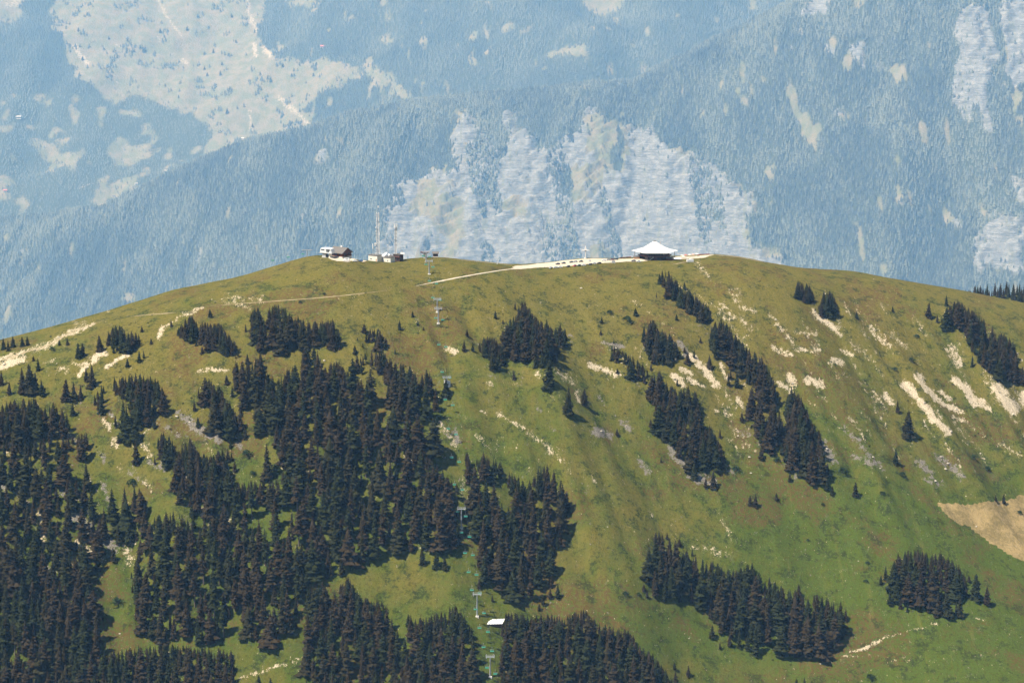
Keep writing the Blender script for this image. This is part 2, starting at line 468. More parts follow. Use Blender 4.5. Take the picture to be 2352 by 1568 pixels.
# vegetation: lush in the lower right and the forest gaps, dry and reddish near the crest
lush = .12 + smooth(HV, 640, 1350) * .75 + smooth(HU, 1500, 2000) * smooth(HV, 1050, 1250) * .35 + fbm(HX / 70, HY / 70, 91, 4) * .75
lush = lush - .55 * np.exp(-(((HU - 1330) / 220) ** 2 + ((HV - 1290) / 140) ** 2)) - .5 * np.exp(-(((HU - 930) / 150) ** 2 + ((HV - 1345) / 50) ** 2)) \
    - .35 * np.exp(-(((HU - 1600) / 260) ** 2 + ((HV - 1545) / 40) ** 2)) + .35 * np.exp(-(((HU - 260) / 60) ** 2 + ((HV - 1420) / 60) ** 2))
rocky_z = np.clip(rock, 0, 1)
HZ += rocky_z * (fbm(HX / 7, HY / 7, 101, 3) * 6.0) + np.clip(soil - .5, 0, 1) * fbm(HX / 5, HY / 5, 111, 2) * 1.2 * smooth(HD, 30, 80)

def ground_material():
    m, n, l, b = new_mat('alpine_grass')
    co = coords(n)
    big = noise_node(n, l, co, .016, 5, .6)
    mid = noise_node(n, l, co, .075, 5, .68)
    fine = noise_node(n, l, co, .42, 5, .75)
    grain = noise_node(n, l, co, 1.3, 3, .75)
    streak = noise_node(n, l, co, .10, 5, .65, stretch=((1.0, .14, .14), (0, 0, -AL)))
    def off(x, k): return math_node(n, l, 'MULTIPLY', math_node(n, l, 'SUBTRACT', x, .5), k)
    lv = math_node(n, l, 'ADD', attr_node(n, 'lush'), off(mid, 1.8))
    lv = math_node(n, l, 'ADD', lv, off(streak, 1.1))
    lv = math_node(n, l, 'ADD', lv, off(big, 1.3))
    c = mix(n, l, ramp01(n, l, lv, -.15, 1.0), (.156, .128, .024), (.072, .104, .012))
    c = mix(n, l, math_node(n, l, 'MULTIPLY', ramp01(n, l, fine, .48, .64), .75), c, (.064, .062, .007))
    c = mix(n, l, math_node(n, l, 'MULTIPLY', ramp01(n, l, grain, .50, .72), .38), c, (.185, .160, .036))
    red = math_node(n, l, 'MULTIPLY', ramp01(n, l, big, .50, .62), ramp01(n, l, fine, .40, .56))
    c = mix(n, l, math_node(n, l, 'MULTIPLY', red, .75), c, (.125, .066, .024))
    pale = math_node(n, l, 'MULTIPLY', ramp01(n, l, streak, .56, .70), ramp01(n, l, fine, .36, .52))
    c = mix(n, l, math_node(n, l, 'MULTIPLY', pale, .3), c, (.22, .18, .040))
    dark = math_node(n, l, 'MULTIPLY', ramp01(n, l, mid, .51, .62), ramp01(n, l, fine, .40, .54))
    c = mix(n, l, math_node(n, l, 'MULTIPLY', dark, .8), c, (.030, .038, .010))
    fl = math_node(n, l, 'ADD', attr_node(n, 'field'), off(fine, 1.3))
    fcol = mix(n, l, ramp01(n, l, math_node(n, l, 'ADD', off(mid, 1.2), fine), .3, .7), (.37, .265, .115), (.22, .165, .065))
    c = mix(n, l, ramp01(n, l, fl, .4, .6), c, fcol)
    # rock outcrops
    rn = noise_node(n, l, co, .30, 6, .78, stretch=((1, .5, 1.2), (0, 0, -AL)))
    rv = math_node(n, l, 'ADD', attr_node(n, 'rock'), off(rn, 3.8))
    rcol = mix(n, l, ramp01(n, l, grain, .35, .65), (.30, .26, .205), (.11, .098, .085))
    rmask = ramp01(n, l, rv, .46, .66)
    c = mix(n, l, rmask, c, rcol)
    # bare earth and scree
    sn = noise_node(n, l, co, .28, 6, .80, stretch=((1, .36, 1), (0, 0, -AL)))
    sn2 = noise_node(n, l, co, .9, 4, .8, stretch=((1, .5, 1), (0, 0, -AL)))
    sv = math_node(n, l, 'ADD', attr_node(n, 'soil'), math_node(n, l, 'ADD', off(sn, 3.1), off(sn2, 1.7)))
    smask = ramp01(n, l, sv, .44, .72)
    scol = mix(n, l, ramp01(n, l, grain, .35, .65), (.74, .62, .43), (.34, .26, .16))
    c = mix(n, l, smask, c, scol)
    l.new(c, b.inputs['Base Color'])
    b.inputs['Roughness'].default_value = .95; b.inputs['Specular IOR Level'].default_value = .05
    hgt = math_node(n, l, 'ADD', math_node(n, l, 'MULTIPLY', fine, 1.0), math_node(n, l, 'MULTIPLY', grain, .45))
    bump(n, l, b, hgt, 1.0, 1.5)
    return m
M_GRASS = ground_material()
hill_me = grid_mesh('hillside', hx, hy, HZ, M_GRASS)
attr(hill_me, 'soil', soil); attr(hill_me, 'rock', rock); attr(hill_me, 'field', field); attr(hill_me, 'lush', lush)
hill = tag(link('hillside', hill_me), kind='structure')

# ================================================================== THE FAR MOUNTAINSIDE
FS = 1.52          # the far side stands some 20 km off
def pix_to_xz(u, v, y):
    d = ray(u, v); t = (y - CAM[1]) / d[..., 1]
    P = CAM + d * t[..., None]
    return P[..., 0], P[..., 2]

SPUR = [(-400, 560), (0, 505), (100, 496), (240, 476), (320, 434), (450, 370), (575, 321), (700, 296), (800, 262), (950, 232), (1060, 220),
        (1276, 202), (1340, 192), (1400, 188), (1450, 190), (1526, 150), (1650, 90), (1800, 10), (2000, -90), (2352, -190), (2800, -260)]
su = np.array([p[0] for p in SPUR], float); sv_ = np.array([p[1] for p in SPUR], float)
SPY = 18500.0
spx, spz = pix_to_xz(su, sv_, SPY)
fx_s = np.arange(-6200, 6200, 19.0); fy_s = np.arange(14500, 19200, 19.0)
FX, FY = np.meshgrid(fx_s, fy_s)
def fbf(x, y, seed, octaves=3): return fbm(x / FS, y / FS, seed, octaves)
def far_relief(X, Y, seed):
    s = (SPY - Y)
    rid = .22 - np.abs(fbf(X / 420 + .3 * s / 420, s / 1700, seed, 4))
    gul = rid * 620 + fbf(X / 110 + .2 * s / 110, s / 420, seed + 9, 3) * 130
    return gul * smooth(np.abs(s), 0, 420) + fbf(X / 60, Y / 60, seed + 3, 3) * 27
sd = SPY - FY
FZ = np.interp(FX, spx, spz) - np.where(sd > 0, .80 * sd - 80 * (1 - np.exp(-sd / 160.)), -.62 * sd - 54 * (1 - np.exp(sd / 135.))) + far_relief(FX, FY, 201)
CLIFF = [(870, 640), (878, 560), (880, 480), (905, 430), (960, 408), (1040, 388), (1052, 330), (1046, 270), (1065, 255), (1100, 290), (1150, 342), (1178, 345),
         (1160, 292), (1156, 265), (1212, 260), (1225, 300), (1240, 342), (1290, 334), (1330, 292), (1342, 236), (1375, 245), (1400, 275), (1480, 285),
         (1530, 320), (1600, 360), (1640, 400), (1700, 428), (1742, 450), (1764, 485), (1745, 512), (1700, 520), (1725, 562), (1795, 585), (1800, 640)]
CLEAR = [[(2198, 40), (2230, 12), (2420, -20), (2420, 305), (2290, 312), (2222, 292), (2190, 245), (2202, 180), (2190, 100)],
         [(1858, -10), (2010, -10), (1975, 25), (1900, 55), (1850, 82), (1828, 70)],
         [(2232, 570), (2262, 512), (2300, 500), (2420, 488), (2420, 640), (2300, 612), (2252, 625)],
         [(2135, 470), (2180, 482), (2226, 545), (2172, 522)], [(2306, 392), (2420, 440), (2420, 500), (2340, 470)],
         [(1316, 205), (1340, 192), (1400, 184), (1445, 194), (1452, 206), (1400, 200), (1345, 203)],
         [(1880, 90), (1900, 86), (1915, 110), (1905, 125), (1893, 112)], [(1945, 90), (1975, 96), (1992, 130), (1985, 160), (1960, 120)],
         [(2005, 130), (2025, 140), (2040, 160), (2025, 158)], [(1812, 95), (1822, 92), (1826, 120), (1816, 124)], [(1780, 225), (1800, 222), (1802, 246), (1784, 248)],
         [(1905, 250), (1950, 255), (1952, 270), (1910, 268)], [(1738, 385), (1762, 380), (1790, 440), (1770, 432)], [(1830, 490), (1850, 470), (1856, 500), (1838, 520)],
         [(2052, 330), (2062, 345), (2090, 380), (2076, 376)], [(2060, 415), (2078, 420), (2082, 470), (2068, 462)],
         [(445, 570), (462, 566), (468, 590), (454, 606), (444, 592)], [(585, 548), (608, 545), (604, 562), (590, 568)], [(40, 582), (80, 568), (74, 580), (46, 590)],
         [(290, 668), (318, 662), (330, 690), (298, 690)], [(684, 488), (698, 470), (700, 520), (688, 560)], [(720, 352), (740, 340), (760, 372), (730, 385)],
         [(806, 420), (822, 410), (818, 432), (808, 440)], [(775, 312), (790, 318), (782, 350)], [(2260, 480), (2300, 488), (2290, 500), (2262, 498)], [(1040, 300), (1052, 290), (1060, 360), (1048, 380)]]
BACKGRASS = [[(128, -20), (622, -20), (592, 60), (602, 108), (700, 138), (812, 154), (835, 186), (765, 202), (702, 238), (722, 268), (720, 330), (520, 380), (468, 352), (482, 292),
              (402, 246), (330, 232), (232, 222), (186, 172), (146, 132), (140, 86), (120, 40)],
             [(-20, -20), (56, -20), (48, 50), (-20, 46)], [(60, 332), (90, 320), (130, 335), (168, 360), (184, 396), (152, 384), (112, 386), (80, 352)],
             [(244, 332), (270, 304), (300, 320), (366, 346), (342, 368), (300, 376), (260, 362)], [(208, 430), (240, 428), (244, 480), (214, 474)], [(250, 446), (290, 418), (345, 388), (362, 392), (320, 425), (262, 455)],
             [(20, 470), (60, 455), (84, 470), (60, 484)], [(-20, 290), (24, 282), (24, 300), (-20, 306)], [(-20, 420), (20, 424), (24, 452), (-20, 456)],
             [(318, 286), (350, 292), (372, 320), (350, 322)], [(640, 12), (700, -10), (745, 14), (722, 30), (670, 32)], [(1240, 132), (1300, 96), (1364, 88), (1354, 116), (1272, 134)],
             [(822, 150), (880, 160), (954, 214), (930, 228), (862, 190)], [(1190, 66), (1226, 64), (1226, 76), (1192, 78)], [(1330, -20), (1440, -20), (1420, 20), (1380, 50), (1340, 20)], [(860, 80), (905, 90), (900, 110), (866, 104)],
             [(880, 30), (900, 28), (902, 50), (884, 52)], [(960, 90), (985, 80), (990, 100), (968, 110)]]

def prep(X, Y, Z, feather=0.0):
    U, V = project(X, Y, Z)
    w1 = fbf(X / 120, Y / 120, 301, 4) * 62; w2 = fbf(X / 120, Y / 200, 311, 4) * 62
    w3 = fbf(X / 34, Y / 34, 321, 3) * 14
    if feather:
        w1 = w1 + rng.normal(0, feather, U.shape); w2 = w2 + rng.normal(0, feather * 1.3, U.shape)
    return U, V, U + w1 + w3, V + w2 + w3
def spur_masks(X, Y, Z, feather=0.0):
    U, V, wu, wv = prep(X, Y, Z, feather)
    cliff = in_poly(wu, wv, CLIFF)
    clear = np.zeros(U.shape, bool)
    for p in CLEAR: clear |= in_poly(U + (wu - U) * .75, V + (wv - V) * .75, p)
    # thin vertical bare streaks in the wood on the right
    st = (fbf(X / 40, Y / 190, 331, 3) > .205) & (U > 1650)
    st |= (fbf(X / 40, Y / 210, 341, 3) > .27) & (U <= 1650)
    # wooded strips that cross the cliff
    strip = (fbf(X / 120 + Y / 900, Y / 520, 351, 3) > .07 + .10 * smooth(V, 380, 520)) & cliff
    clear &= ~((fbf(X / 110, Y / 380, 357, 3) > .10) & (U > 1700))
    bare = (cliff & ~strip) | clear | st
    return U, V, cliff, clear, bare
# ledges on the cliff
Uc, Vc, cl, cr, ba = spur_masks(FX, FY, FZ)
def soften(a, k=2):
    a = a.astype(float)
    for _ in range(k):
        a = (a + np.roll(a, 1, 0) + np.roll(a, -1, 0) + np.roll(a, 1, 1) + np.roll(a, -1, 1)) / 5
    return a
clm = soften(cl | (cr & (Uc > 2180)), 4)
ph = (FZ - .34 * FX + fbf(FX / 260, FY / 260, 361, 3) * 280) / 84.0
fr = ph - np.floor(ph)
FZ += clm * ((smooth(fr, .0, .35) - fr) * 95 + fbf(FX / 40, FY / 40, 371, 3) * 70)
Uc, Vc, cl, cr, ba = spur_masks(FX, FY, FZ)
SPURH = Height(fx_s, fy_s, FZ)

BX0 = np.arange(-8200, 4700, 34.0); BY0 = np.arange(19500, 26400, 34.0)
BX, BY = np.meshgrid(BX0, BY0)
BZ = -2600 + (BY - 21500 + 1900 * smooth(BX, -3600, 300)) * .66 + BX * -.03 + fbf(BX / 700, BY / 700, 401, 3) * 460 + fbf(BX / 200, BY / 300, 411, 4) * 130 + fbf(BX / 60, BY / 60, 421, 2) * 16
BACKH = Height(BX0, BY0, BZ)
def back_masks(X, Y, Z, feather=0.0):
    U, V, wu, wv = prep(X, Y, Z, feather)
    g = np.zeros(U.shape, bool)
    for p in BACKGRASS: g |= in_poly(U + (wu - U) * .7, V + (wv - V) * .7, p)
    st = (fbf(X / 60, Y / 160, 431, 3) > .23) & (U > 560)
    st |= (fbf(X / 70, Y / 70, 441, 3) > .16) & (U <= 560) & (V > 215) & (V < 520)
    return U, V, g, g | st

def far_material():
    m, n, l, b = new_mat('mountain_ground')
    co = coords(n)
    nz = noise_node(n, l, co, .009, 5, .6)
    fine = noise_node(n, l, co, .045, 5, .7)
    strata = noise_node(n, l, co, .010, 6, .75, stretch=((.40, .40, 2.2), (.05, .40, 0)))
    gcol = mix(n, l, ramp01(n, l, nz, .36, .66), (.165, .175, .10), (.25, .215, .145))
    gcol = mix(n, l, math_node(n, l, 'MULTIPLY', ramp01(n, l, fine, .50, .66), .45), gcol, (.08, .098, .042))
    gcol = mix(n, l, math_node(n, l, 'MULTIPLY', ramp01(n, l, noise_node(n, l, co, .015, 4, .6, stretch=((1, .2, .2), (0, 0, 0))), .52, .66), .4), gcol, (.25, .21, .13))
    blot = noise_node(n, l, co, .016, 6, .72)
    rcol = mix(n, l, ramp01(n, l, blot, .34, .64), (.19, .20, .205), (.32, .325, .32))
    crack = math_node(n, l, 'MULTIPLY', ramp01(n, l, strata, .55, .64), ramp01(n, l, nz, .40, .54))
    rcol = mix(n, l, math_node(n, l, 'MULTIPLY', crack, .5), rcol, (.12, .125, .135))
    for sc_, wd in ((.0062, .018), (.013, .014)):
        sn_ = noise_node(n, l, co, sc_, 4, .6, stretch=((.20, .20, 2.3), (.04, .38, 0)))
        ln = ramp01(n, l, math_node(n, l, 'ABSOLUTE', math_node(n, l, 'SUBTRACT', sn_, .5)), wd * 1.6, wd * .4)
        rcol = mix(n, l, math_node(n, l, 'MULTIPLY', math_node(n, l, 'MULTIPLY', ln, .55), ramp01(n, l, blot, .36, .5)), rcol, (.085, .095, .11))
    run = noise_node(n, l, co, .022, 4, .6, stretch=((1.4, .12, .12), (0, 0, 0)))
    rcol = mix(n, l, math_node(n, l, 'MULTIPLY', ramp01(n, l, run, .54, .68), .45), rcol, (.19, .20, .105))
    fcol = mix(n, l, fine, (.035, .045, .03), (.07, .085, .055))
    c = mix(n, l, ramp01(n, l, math_node(n, l, 'ADD', attr_node(n, 'grass'), math_node(n, l, 'MULTIPLY', math_node(n, l, 'SUBTRACT', fine, .5), 1.6)), .25, .8), fcol, gcol)
    c = mix(n, l, ramp01(n, l, math_node(n, l, 'ADD', attr_node(n, 'rock'), math_node(n, l, 'MULTIPLY', math_node(n, l, 'SUBTRACT', fine, .5), 1.8)), .3, .75), c, rcol)
    sc = ramp01(n, l, math_node(n, l, 'ADD', attr_node(n, 'scree'), math_node(n, l, 'MULTIPLY', math_node(n, l, 'SUBTRACT', fine, .5), 2.6)), .45, .9)
    c = mix(n, l, sc, c, (.42, .37, .29))
    l.new(c, b.inputs['Base Color'])
    b.inputs['Roughness'].default_value = .95; b.inputs['Specular IOR Level'].default_value = .03
    hb = math_node(n, l, 'ADD', math_node(n, l, 'MULTIPLY', strata, attr_node(n, 'rock')), math_node(n, l, 'MULTIPLY', fine, .35))
    bump(n, l, b, hb, 1.0, 34.0)
    return m
M_FAR = far_material()
nzr = fbf(FX / 170, FY / 170, 451, 3)
rockm = soften((cl & (nzr > -.10)) | (cr & (Uc > 2185)) | (cr & (nzr > .02)), 3)
grassm = soften(ba, 2)
scree = np.zeros_like(FZ)
spur_me = grid_mesh('mountain', fx_s, fy_s, FZ, M_FAR)
attr(spur_me, 'rock', rockm); attr(spur_me, 'grass', grassm); attr(spur_me, 'scree', scree)
tag(link('mountain', spur_me), kind='structure')
Ub, Vb, gb, bb = back_masks(BX, BY, BZ)
sc_b = np.zeros_like(BZ)
for pts, w, s in [([(170, 105), (185, 125), (200, 145)], 6, .95), ([(365, 0), (385, 40), (415, 82)], 4, .75), ([(568, 0), (575, 40), (590, 70)], 5, .8), ([(585, 105), (588, 128)], 5, .95), ([(605, 110), (620, 130)], 6, .95),
                  ([(420, 138), (430, 145)], 5, .9), ([(640, 225), (690, 268), (705, 282)], 7, .75), ([(575, 255), (578, 300)], 5, .7), ([(20, 10), (45, 0)], 14, .7), ([(265, 105), (280, 107)], 3, .7), ([(362, 85), (372, 98)], 3, .7),
                  ([(240, 150), (275, 195)], 3, .6), ([(180, 430), (210, 420)], 3, .7)]:
    dq = seg_dist(Ub + fbf(BX / 60, BY / 60, 7, 2) * 8, Vb + fbf(BX / 60, BY / 60, 8, 2) * 8, pts)
    sc_b = np.maximum(sc_b, s * (1 - smooth(dq, w * .4, w * 1.3 + 3)))
back_me = grid_mesh('mountain', BX0, BY0, BZ, M_FAR)
attr(back_me, 'rock', np.zeros_like(BZ)); attr(back_me, 'grass', soften(bb, 1)); attr(back_me, 'scree', sc_b)
tag(link('mountain', back_me), kind='structure')

# valley floor sheet below everything
M_VALLEY = plain('valley_meadow', (.06, .08, .03), .95, var=.35, scale=.004, spec=.03)
ground = MB().add([(-8900, -2400, -3690), (8900, -2400, -3690), (8900, 27900, -3690), (-8900, 27900, -3690)], [(0, 1, 2, 3)]).build('ground', M_VALLEY)
tag(ground, kind='structure')

# ---- far woods: every tree a small two-tiered spruce, joined into one mass per slope
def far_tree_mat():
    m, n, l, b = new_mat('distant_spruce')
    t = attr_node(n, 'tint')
    c = mix(n, l, t, (.040, .050, .052), (.150, .166, .134))  # needle colours lifted paler, so part of the haze is painted in here
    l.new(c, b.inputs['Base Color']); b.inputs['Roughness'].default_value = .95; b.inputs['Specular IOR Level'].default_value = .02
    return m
M_FTREE = far_tree_mat()
def far_wood(name, P, hgt, tint, leafy=None):
    n = len(P)
    K = 4
    prof = [(0.0, .08, .19), (1, .56, .115)]
    ang = rng.uniform(0, 6.28, n)
    wid = hgt * rng.uniform(1.1, 1.8, n)
    vs = []
    tiers = [(.21, .06, .66), (.135, .44, 1.0)]
    V = np.zeros((n, 2 * (K + 1), 3)); 
    for ti, (rr, z0, z1) in enumerate(tiers):
        for k in range(K):
            a = ang + 2 * math.pi * (k + .5 * ti) / K
            jr = rng.uniform(.75, 1.25, n)
            V[:, ti * (K + 1) + k, 0] = P[:, 0] + np.cos(a) * rr * wid * jr
            V[:, ti * (K + 1) + k, 1] = P[:, 1] + np.sin(a) * rr * wid * jr
            V[:, ti * (K + 1) + k, 2] = P[:, 2] + z0 * hgt - 2 + rng.uniform(-.05, .05, n) * hgt
        V[:, ti * (K + 1) + K, 0] = P[:, 0]; V[:, ti * (K + 1) + K, 1] = P[:, 1]; V[:, ti * (K + 1) + K, 2] = P[:, 2] + z1 * hgt - 2
    base = np.array([[ti * (K + 1) + k, ti * (K + 1) + (k + 1) % K, ti * (K + 1) + K] for ti in range(2) for k in range(K)])
    T = (np.arange(n)[:, None, None] * (2 * (K + 1)) + base[None]).reshape(-1, 3)
    me = mesh_np(name, V.reshape(-1, 3), tris=T, mat=M_FTREE)
    attr(me, 'tint', np.repeat(tint, 2 * (K + 1)))
    return link(name, me)

def scatter(H, x0, x1, y0, y1, step):
    xs = np.arange(x0, x1, step); ys = np.arange(y0, y1, step)
    X, Y = np.meshgrid(xs, ys)
    X = (X + rng.uniform(-.5, .5, X.shape) * step).ravel(); Y = (Y + rng.uniform(-.5, .5, Y.shape) * step).ravel()
    Z = H.at(X, Y)
    U, V = project(X, Y, Z)
    k = (U > -130) & (U < 2480) & (V > -120)
    return X[k], Y[k], Z[k]
def behind_hill(U, V):
    return V > np.interp(U, RU, RV) + 46
X, Y, Z = scatter(SPURH, -5300, 5300, 14700, 19000, 20.5)
U, V, c_, r_, b_ = spur_masks(X, Y, Z, 9.0)
keep = ~b_ & ~behind_hill(U, V)
keep |= (c_ & (rng.random(len(X)) < .006)) & ~behind_hill(U, V)
keep |= (r_ & (rng.random(len(X)) < .04)) & ~behind_hill(U, V)
X, Y, Z = X[keep], Y[keep], Z[keep]
hgt = rng.uniform(22, 54, len(X)) * (1 + .35 * fbf(X / 200, Y / 200, 461, 2))
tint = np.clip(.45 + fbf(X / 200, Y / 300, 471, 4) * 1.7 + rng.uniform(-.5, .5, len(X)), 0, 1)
o = far_wood('distant_forest', np.stack([X, Y, Z], -1), hgt, tint)
tag(o, 'hazy blue spruce forest covering the spur behind the summit', 'forest', kind='stuff')
X, Y, Z = scatter(BACKH, -7400, 4200, 19600, 26300, 27.0)
U, V, g_, b_ = back_masks(X, Y, Z, 9.0)
vis = V < np.interp(U, su, sv_) + 30
keep = ~b_ & vis
keep |= b_ & ~g_ & vis & (rng.random(len(X)) < .12)
keep |= g_ & vis & (fbf(X / 70, Y / 70, 433, 3) > .20) & (rng.random(len(X)) < .8)
X, Y, Z, U, V = X[keep], Y[keep], Z[keep], U[keep], V[keep]
hgt = rng.uniform(24, 56, len(X)) * np.where((U < 480) & (V > 215), .72, 1.0)
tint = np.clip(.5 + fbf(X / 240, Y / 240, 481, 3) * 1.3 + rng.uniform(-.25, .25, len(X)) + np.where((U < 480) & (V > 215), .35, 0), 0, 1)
o = far_wood('distant_forest', np.stack([X, Y, Z], -1), hgt, tint)
tag(o, 'pale hazy wood around the high meadow on the farthest slope', 'forest', kind='stuff')
print('far trees', len(X))

# ---- wooded shoulder that shows behind the crest at the right edge
def crest_obj():
    xs = np.arange(380, 1250, 12.0); ys = np.arange(420, 1100, 12.0)
    X, Y = np.meshgrid(xs, ys)
    cx, cz = pix_to_xz(np.array([2180., 2240, 2300, 2352, 2500, 2800]), np.array([715., 682, 676, 676, 682, 700]), 760.0)
    Z = np.interp(X, cx, cz) - np.abs(Y - 760) * .5 + fbm(X / 90, Y / 90, 500, 3) * 8
    me = grid_mesh('hill', xs, ys, Z, M_GRASS)
    for a in ('soil', 'rock', 'field'): attr(me, a, np.zeros(Z.size))
    attr(me, 'lush', np.full(Z.size, .6))
    tag(link('hill', me), kind='structure')
    return Height(xs, ys, Z)
SHOULDER = crest_obj()

# ---- haze: the air between
def haze_box():
    m = bpy.data.materials.new('valley_haze'); m.use_nodes = True
    n = m.node_tree.nodes; l = m.node_tree.links
    n.remove(n['Principled BSDF'])
    v = n.new('ShaderNodeVolumePrincipled')
    v.inputs['Color'].default_value = (.28, .57, 1.0, 1)
    v.inputs['Absorption Color'].default_value = (1, 1, 1, 1)
    v.inputs['Density'].default_value = HAZE_DENSITY
    v.inputs['Anisotropy'].default_value = 0.0
    l.new(v.outputs[0], n['Material Output'].inputs['Volume'])
    o = MB().box(-9000, 9000, -2500, 28000, -3691, 1500).build('haze', m)
    tag(o, 'pale blue summer haze filling the valley', 'haze', kind='stuff')
haze_box()

# ================================================================== NEAR SPRUCES
def spruce_material(name, per_object):
    m, n, l, b = new_mat(name)
    if per_object:
        t = n.new('ShaderNodeObjectInfo').outputs['Random']
    else:
        t = attr_node(n, 'tint')
    co = coords(n)
    nz = noise_node(n, l, co, 3.0 if per_object else .5, 3, .6)
    cool = mix(n, l, nz, (.008, .012, .005), (.036, .040, .013))
    warm = mix(n, l, nz, (.015, .011, .006), (.054, .038, .018))
    c = mix(n, l, ramp01(n, l, t, .15, .75), cool, warm)
    l.new(c, b.inputs['Base Color'])
    b.inputs['Roughness'].default_value = .9; b.inputs['Specular IOR Level'].default_value = .04
    return m
M_SPRUCE = spruce_material('spruce_needles', True)
M_STAND = spruce_material('spruce_stand_needles', False)
M_BARK = plain('spruce_bark', (.16, .125, .10), .95, var=.3, scale=3, spec=.05)
M_BUSH = plain('shrub_leaves', (.040, .062, .020), .9, var=.45, scale=1.2, spec=.05)

def crown_arrays(seed, levels=17, spread=.19, skirt=.05, shape=.82, gap=0.0, dens=7.5):
    r = random.Random(seed)
    V = []; T = []
    def tri(*p):
        b = len(V); V.extend(p); T.append((b, b + 1, b + 2))
    nb = int(levels * dens)
    ph = r.uniform(0, 6.28); skew = r.uniform(0, 6.28)
    for i in range(nb):
        # branches wind up the stem, long and drooping low down, short and steep at the tip
        t = min(.995, max(0.0, ((i + r.uniform(-1.5, 1.5)) / nb)) ** 1.12)
        z = skirt + (.975 - skirt) * t
        a = ph + i * 2.39996 + r.uniform(-.5, .5)
        rad = spread * max(.045, (1 - t) ** shape) * (1 + .13 * math.sin(t * 21 + seed) + .16 * math.sin(a + skew))
        if r.random() < gap: rad *= r.uniform(.35, .7)
        L = rad * r.uniform(.62, 1.2)
        dr = L * r.uniform(.2, .62) * (1.1 - .85 * t)
        c, s = math.cos(a), math.sin(a)
        w = (L * r.uniform(.26, .42) + .007) * (1 if dens > 6 else 1.1)
        root = (0, 0, z + .026)
        midc = (c * L * .55, s * L * .55, z - dr * .25 + .014)
        ml = (c * L * .62 - s * w, s * L * .62 + c * w, z - dr * .75 - r.uniform(.004, .02))
        mr = (c * L * .62 + s * w, s * L * .62 - c * w, z - dr * .75 - r.uniform(.004, .02))
        tip = (c * L, s * L, z - dr * .8 + .012)
        tri(root, mr, midc); tri(root, midc, ml); tri(midc, mr, tip); tri(midc, tip, ml)
        if i % 2 == 0 and dens > 6.5:
            hl = L * .2 + .015
            tri((c * L * .35, s * L * .35, z - dr * .2), (c * L * .95, s * L * .95, z - dr * .75), (c * L * .7, s * L * .7, z - dr * .8 - hl))
    # dense inside of the crown
    n = 6
    core = [(.0, .94), (spread * .20, .66), (spread * .40, .34), (spread * .48, skirt + .03)]
    b = len(V); V.append((0, 0, .94))
    for rr, zz in core[1:]:
        for k in range(n):
            a = 2 * math.pi * k / n + zz * 5
            V.append((rr * math.cos(a) * r.uniform(.8, 1.2), rr * math.sin(a) * r.uniform(.8, 1.2), zz))
    for k in range(n): T.append((b, b + 1 + k, b + 1 + (k + 1) % n))
    for j in range(2):
        for k in range(n):
            p, q = b + 1 + j * n + k, b + 1 + j * n + (k + 1) % n
            T.append((p, p + n, q + n)); T.append((p, q + n, q))
    tip = r.uniform(.006, .012)
    tri((tip, 0, .93), (-tip, tip, .93), (0, 0, 1.0)); tri((0, -tip, .93), (0, tip, .93), (0, 0, 1.0))
    return np.array(V), np.array(T)

KINDS = []
for k in range(9):
    KINDS.append(crown_arrays(300 + k, levels=15 + k % 3, spread=[.17, .19, .21, .23, .25, .20, .18, .22, .27][k], shape=[.82, .75, .9, .7, .66, .95, .8, .78, .62][k], gap=[0, .1, 0, .15, .05, .2, .1, 0, .05][k]))
HI_KIND = crown_arrays(399, levels=12, spread=.16, skirt=.36, shape=.6, gap=.1)     # crown carried high on a bare trunk
KINDS.append(HI_KIND)
KINDS.append(crown_arrays(501, levels=13, spread=.20, skirt=.10, shape=.45, gap=.25))      # columnar, ragged
KINDS.append(crown_arrays(502, levels=19, spread=.30, skirt=.02, shape=1.15, gap=.10))     # broad skirt, thin tip
KINDS.append(crown_arrays(503, levels=11, spread=.17, skirt=.16, shape=.6, gap=.45))       # half bare
LOW = [crown_arrays(700 + k, levels=15 + k % 3, spread=[.17, .19, .21, .23, .25, .20, .18, .22, .27, .16, .20, .30, .17][k], skirt=[.05, .05, .05, .05, .05, .05, .05, .05, .05, .36, .10, .02, .16][k],
                       shape=[.82, .75, .9, .7, .66, .95, .8, .78, .62, .6, .45, 1.15, .6][k], gap=[0, .1, 0, .15, .05, .2, .1, 0, .05, .1, .25, .1, .45][k], dens=6.0) for k in range(13)]
CROWN_ME = [mesh_np('crown', v, tris=t, mat=M_SPRUCE) for v, t in KINDS]
def trunk_mesh(top):
    mb = MB().lathe([(.021, -.06), (.016, .1), (.012, top), (.003, .97)], 7)
    me = bpy.data.meshes.new('trunk'); me.from_pydata(mb.v, [], mb.f); me.materials.append(M_BARK)
    return me
TRUNK_ME = trunk_mesh(.5)

class Bucket:
    """plan-view spacing test"""
    def __init__(s, cell=6.0): s.c = cell; s.d = {}
    def ok(s, x, y, r):
        i, j = int(x // s.c), int(y // s.c)
        k = int(r // s.c) + 1
        for a in range(i - k, i + k + 1):
            for b in range(j - k, j + k + 1):
                for (px, py, pr) in s.d.get((a, b), ()):
                    if (px - x) ** 2 + (py - y) ** 2 < (.5 * (pr + r)) ** 2: return False
        return True
    def put(s, x, y, r): s.d.setdefault((int(x // s.c), int(y // s.c)), []).append((x, y, r))
SPACE = Bucket()
TREES = []      # dict(pos, h, kind, w, label, group, solo)

def add_tree(P, h, kind, w, label, group, solo, u, v):
    TREES.append(dict(p=P, h=h, k=kind, w=w, label=label, group=group, solo=solo, u=u, v=v))
    SPACE.put(P[0], P[1], h * .2)

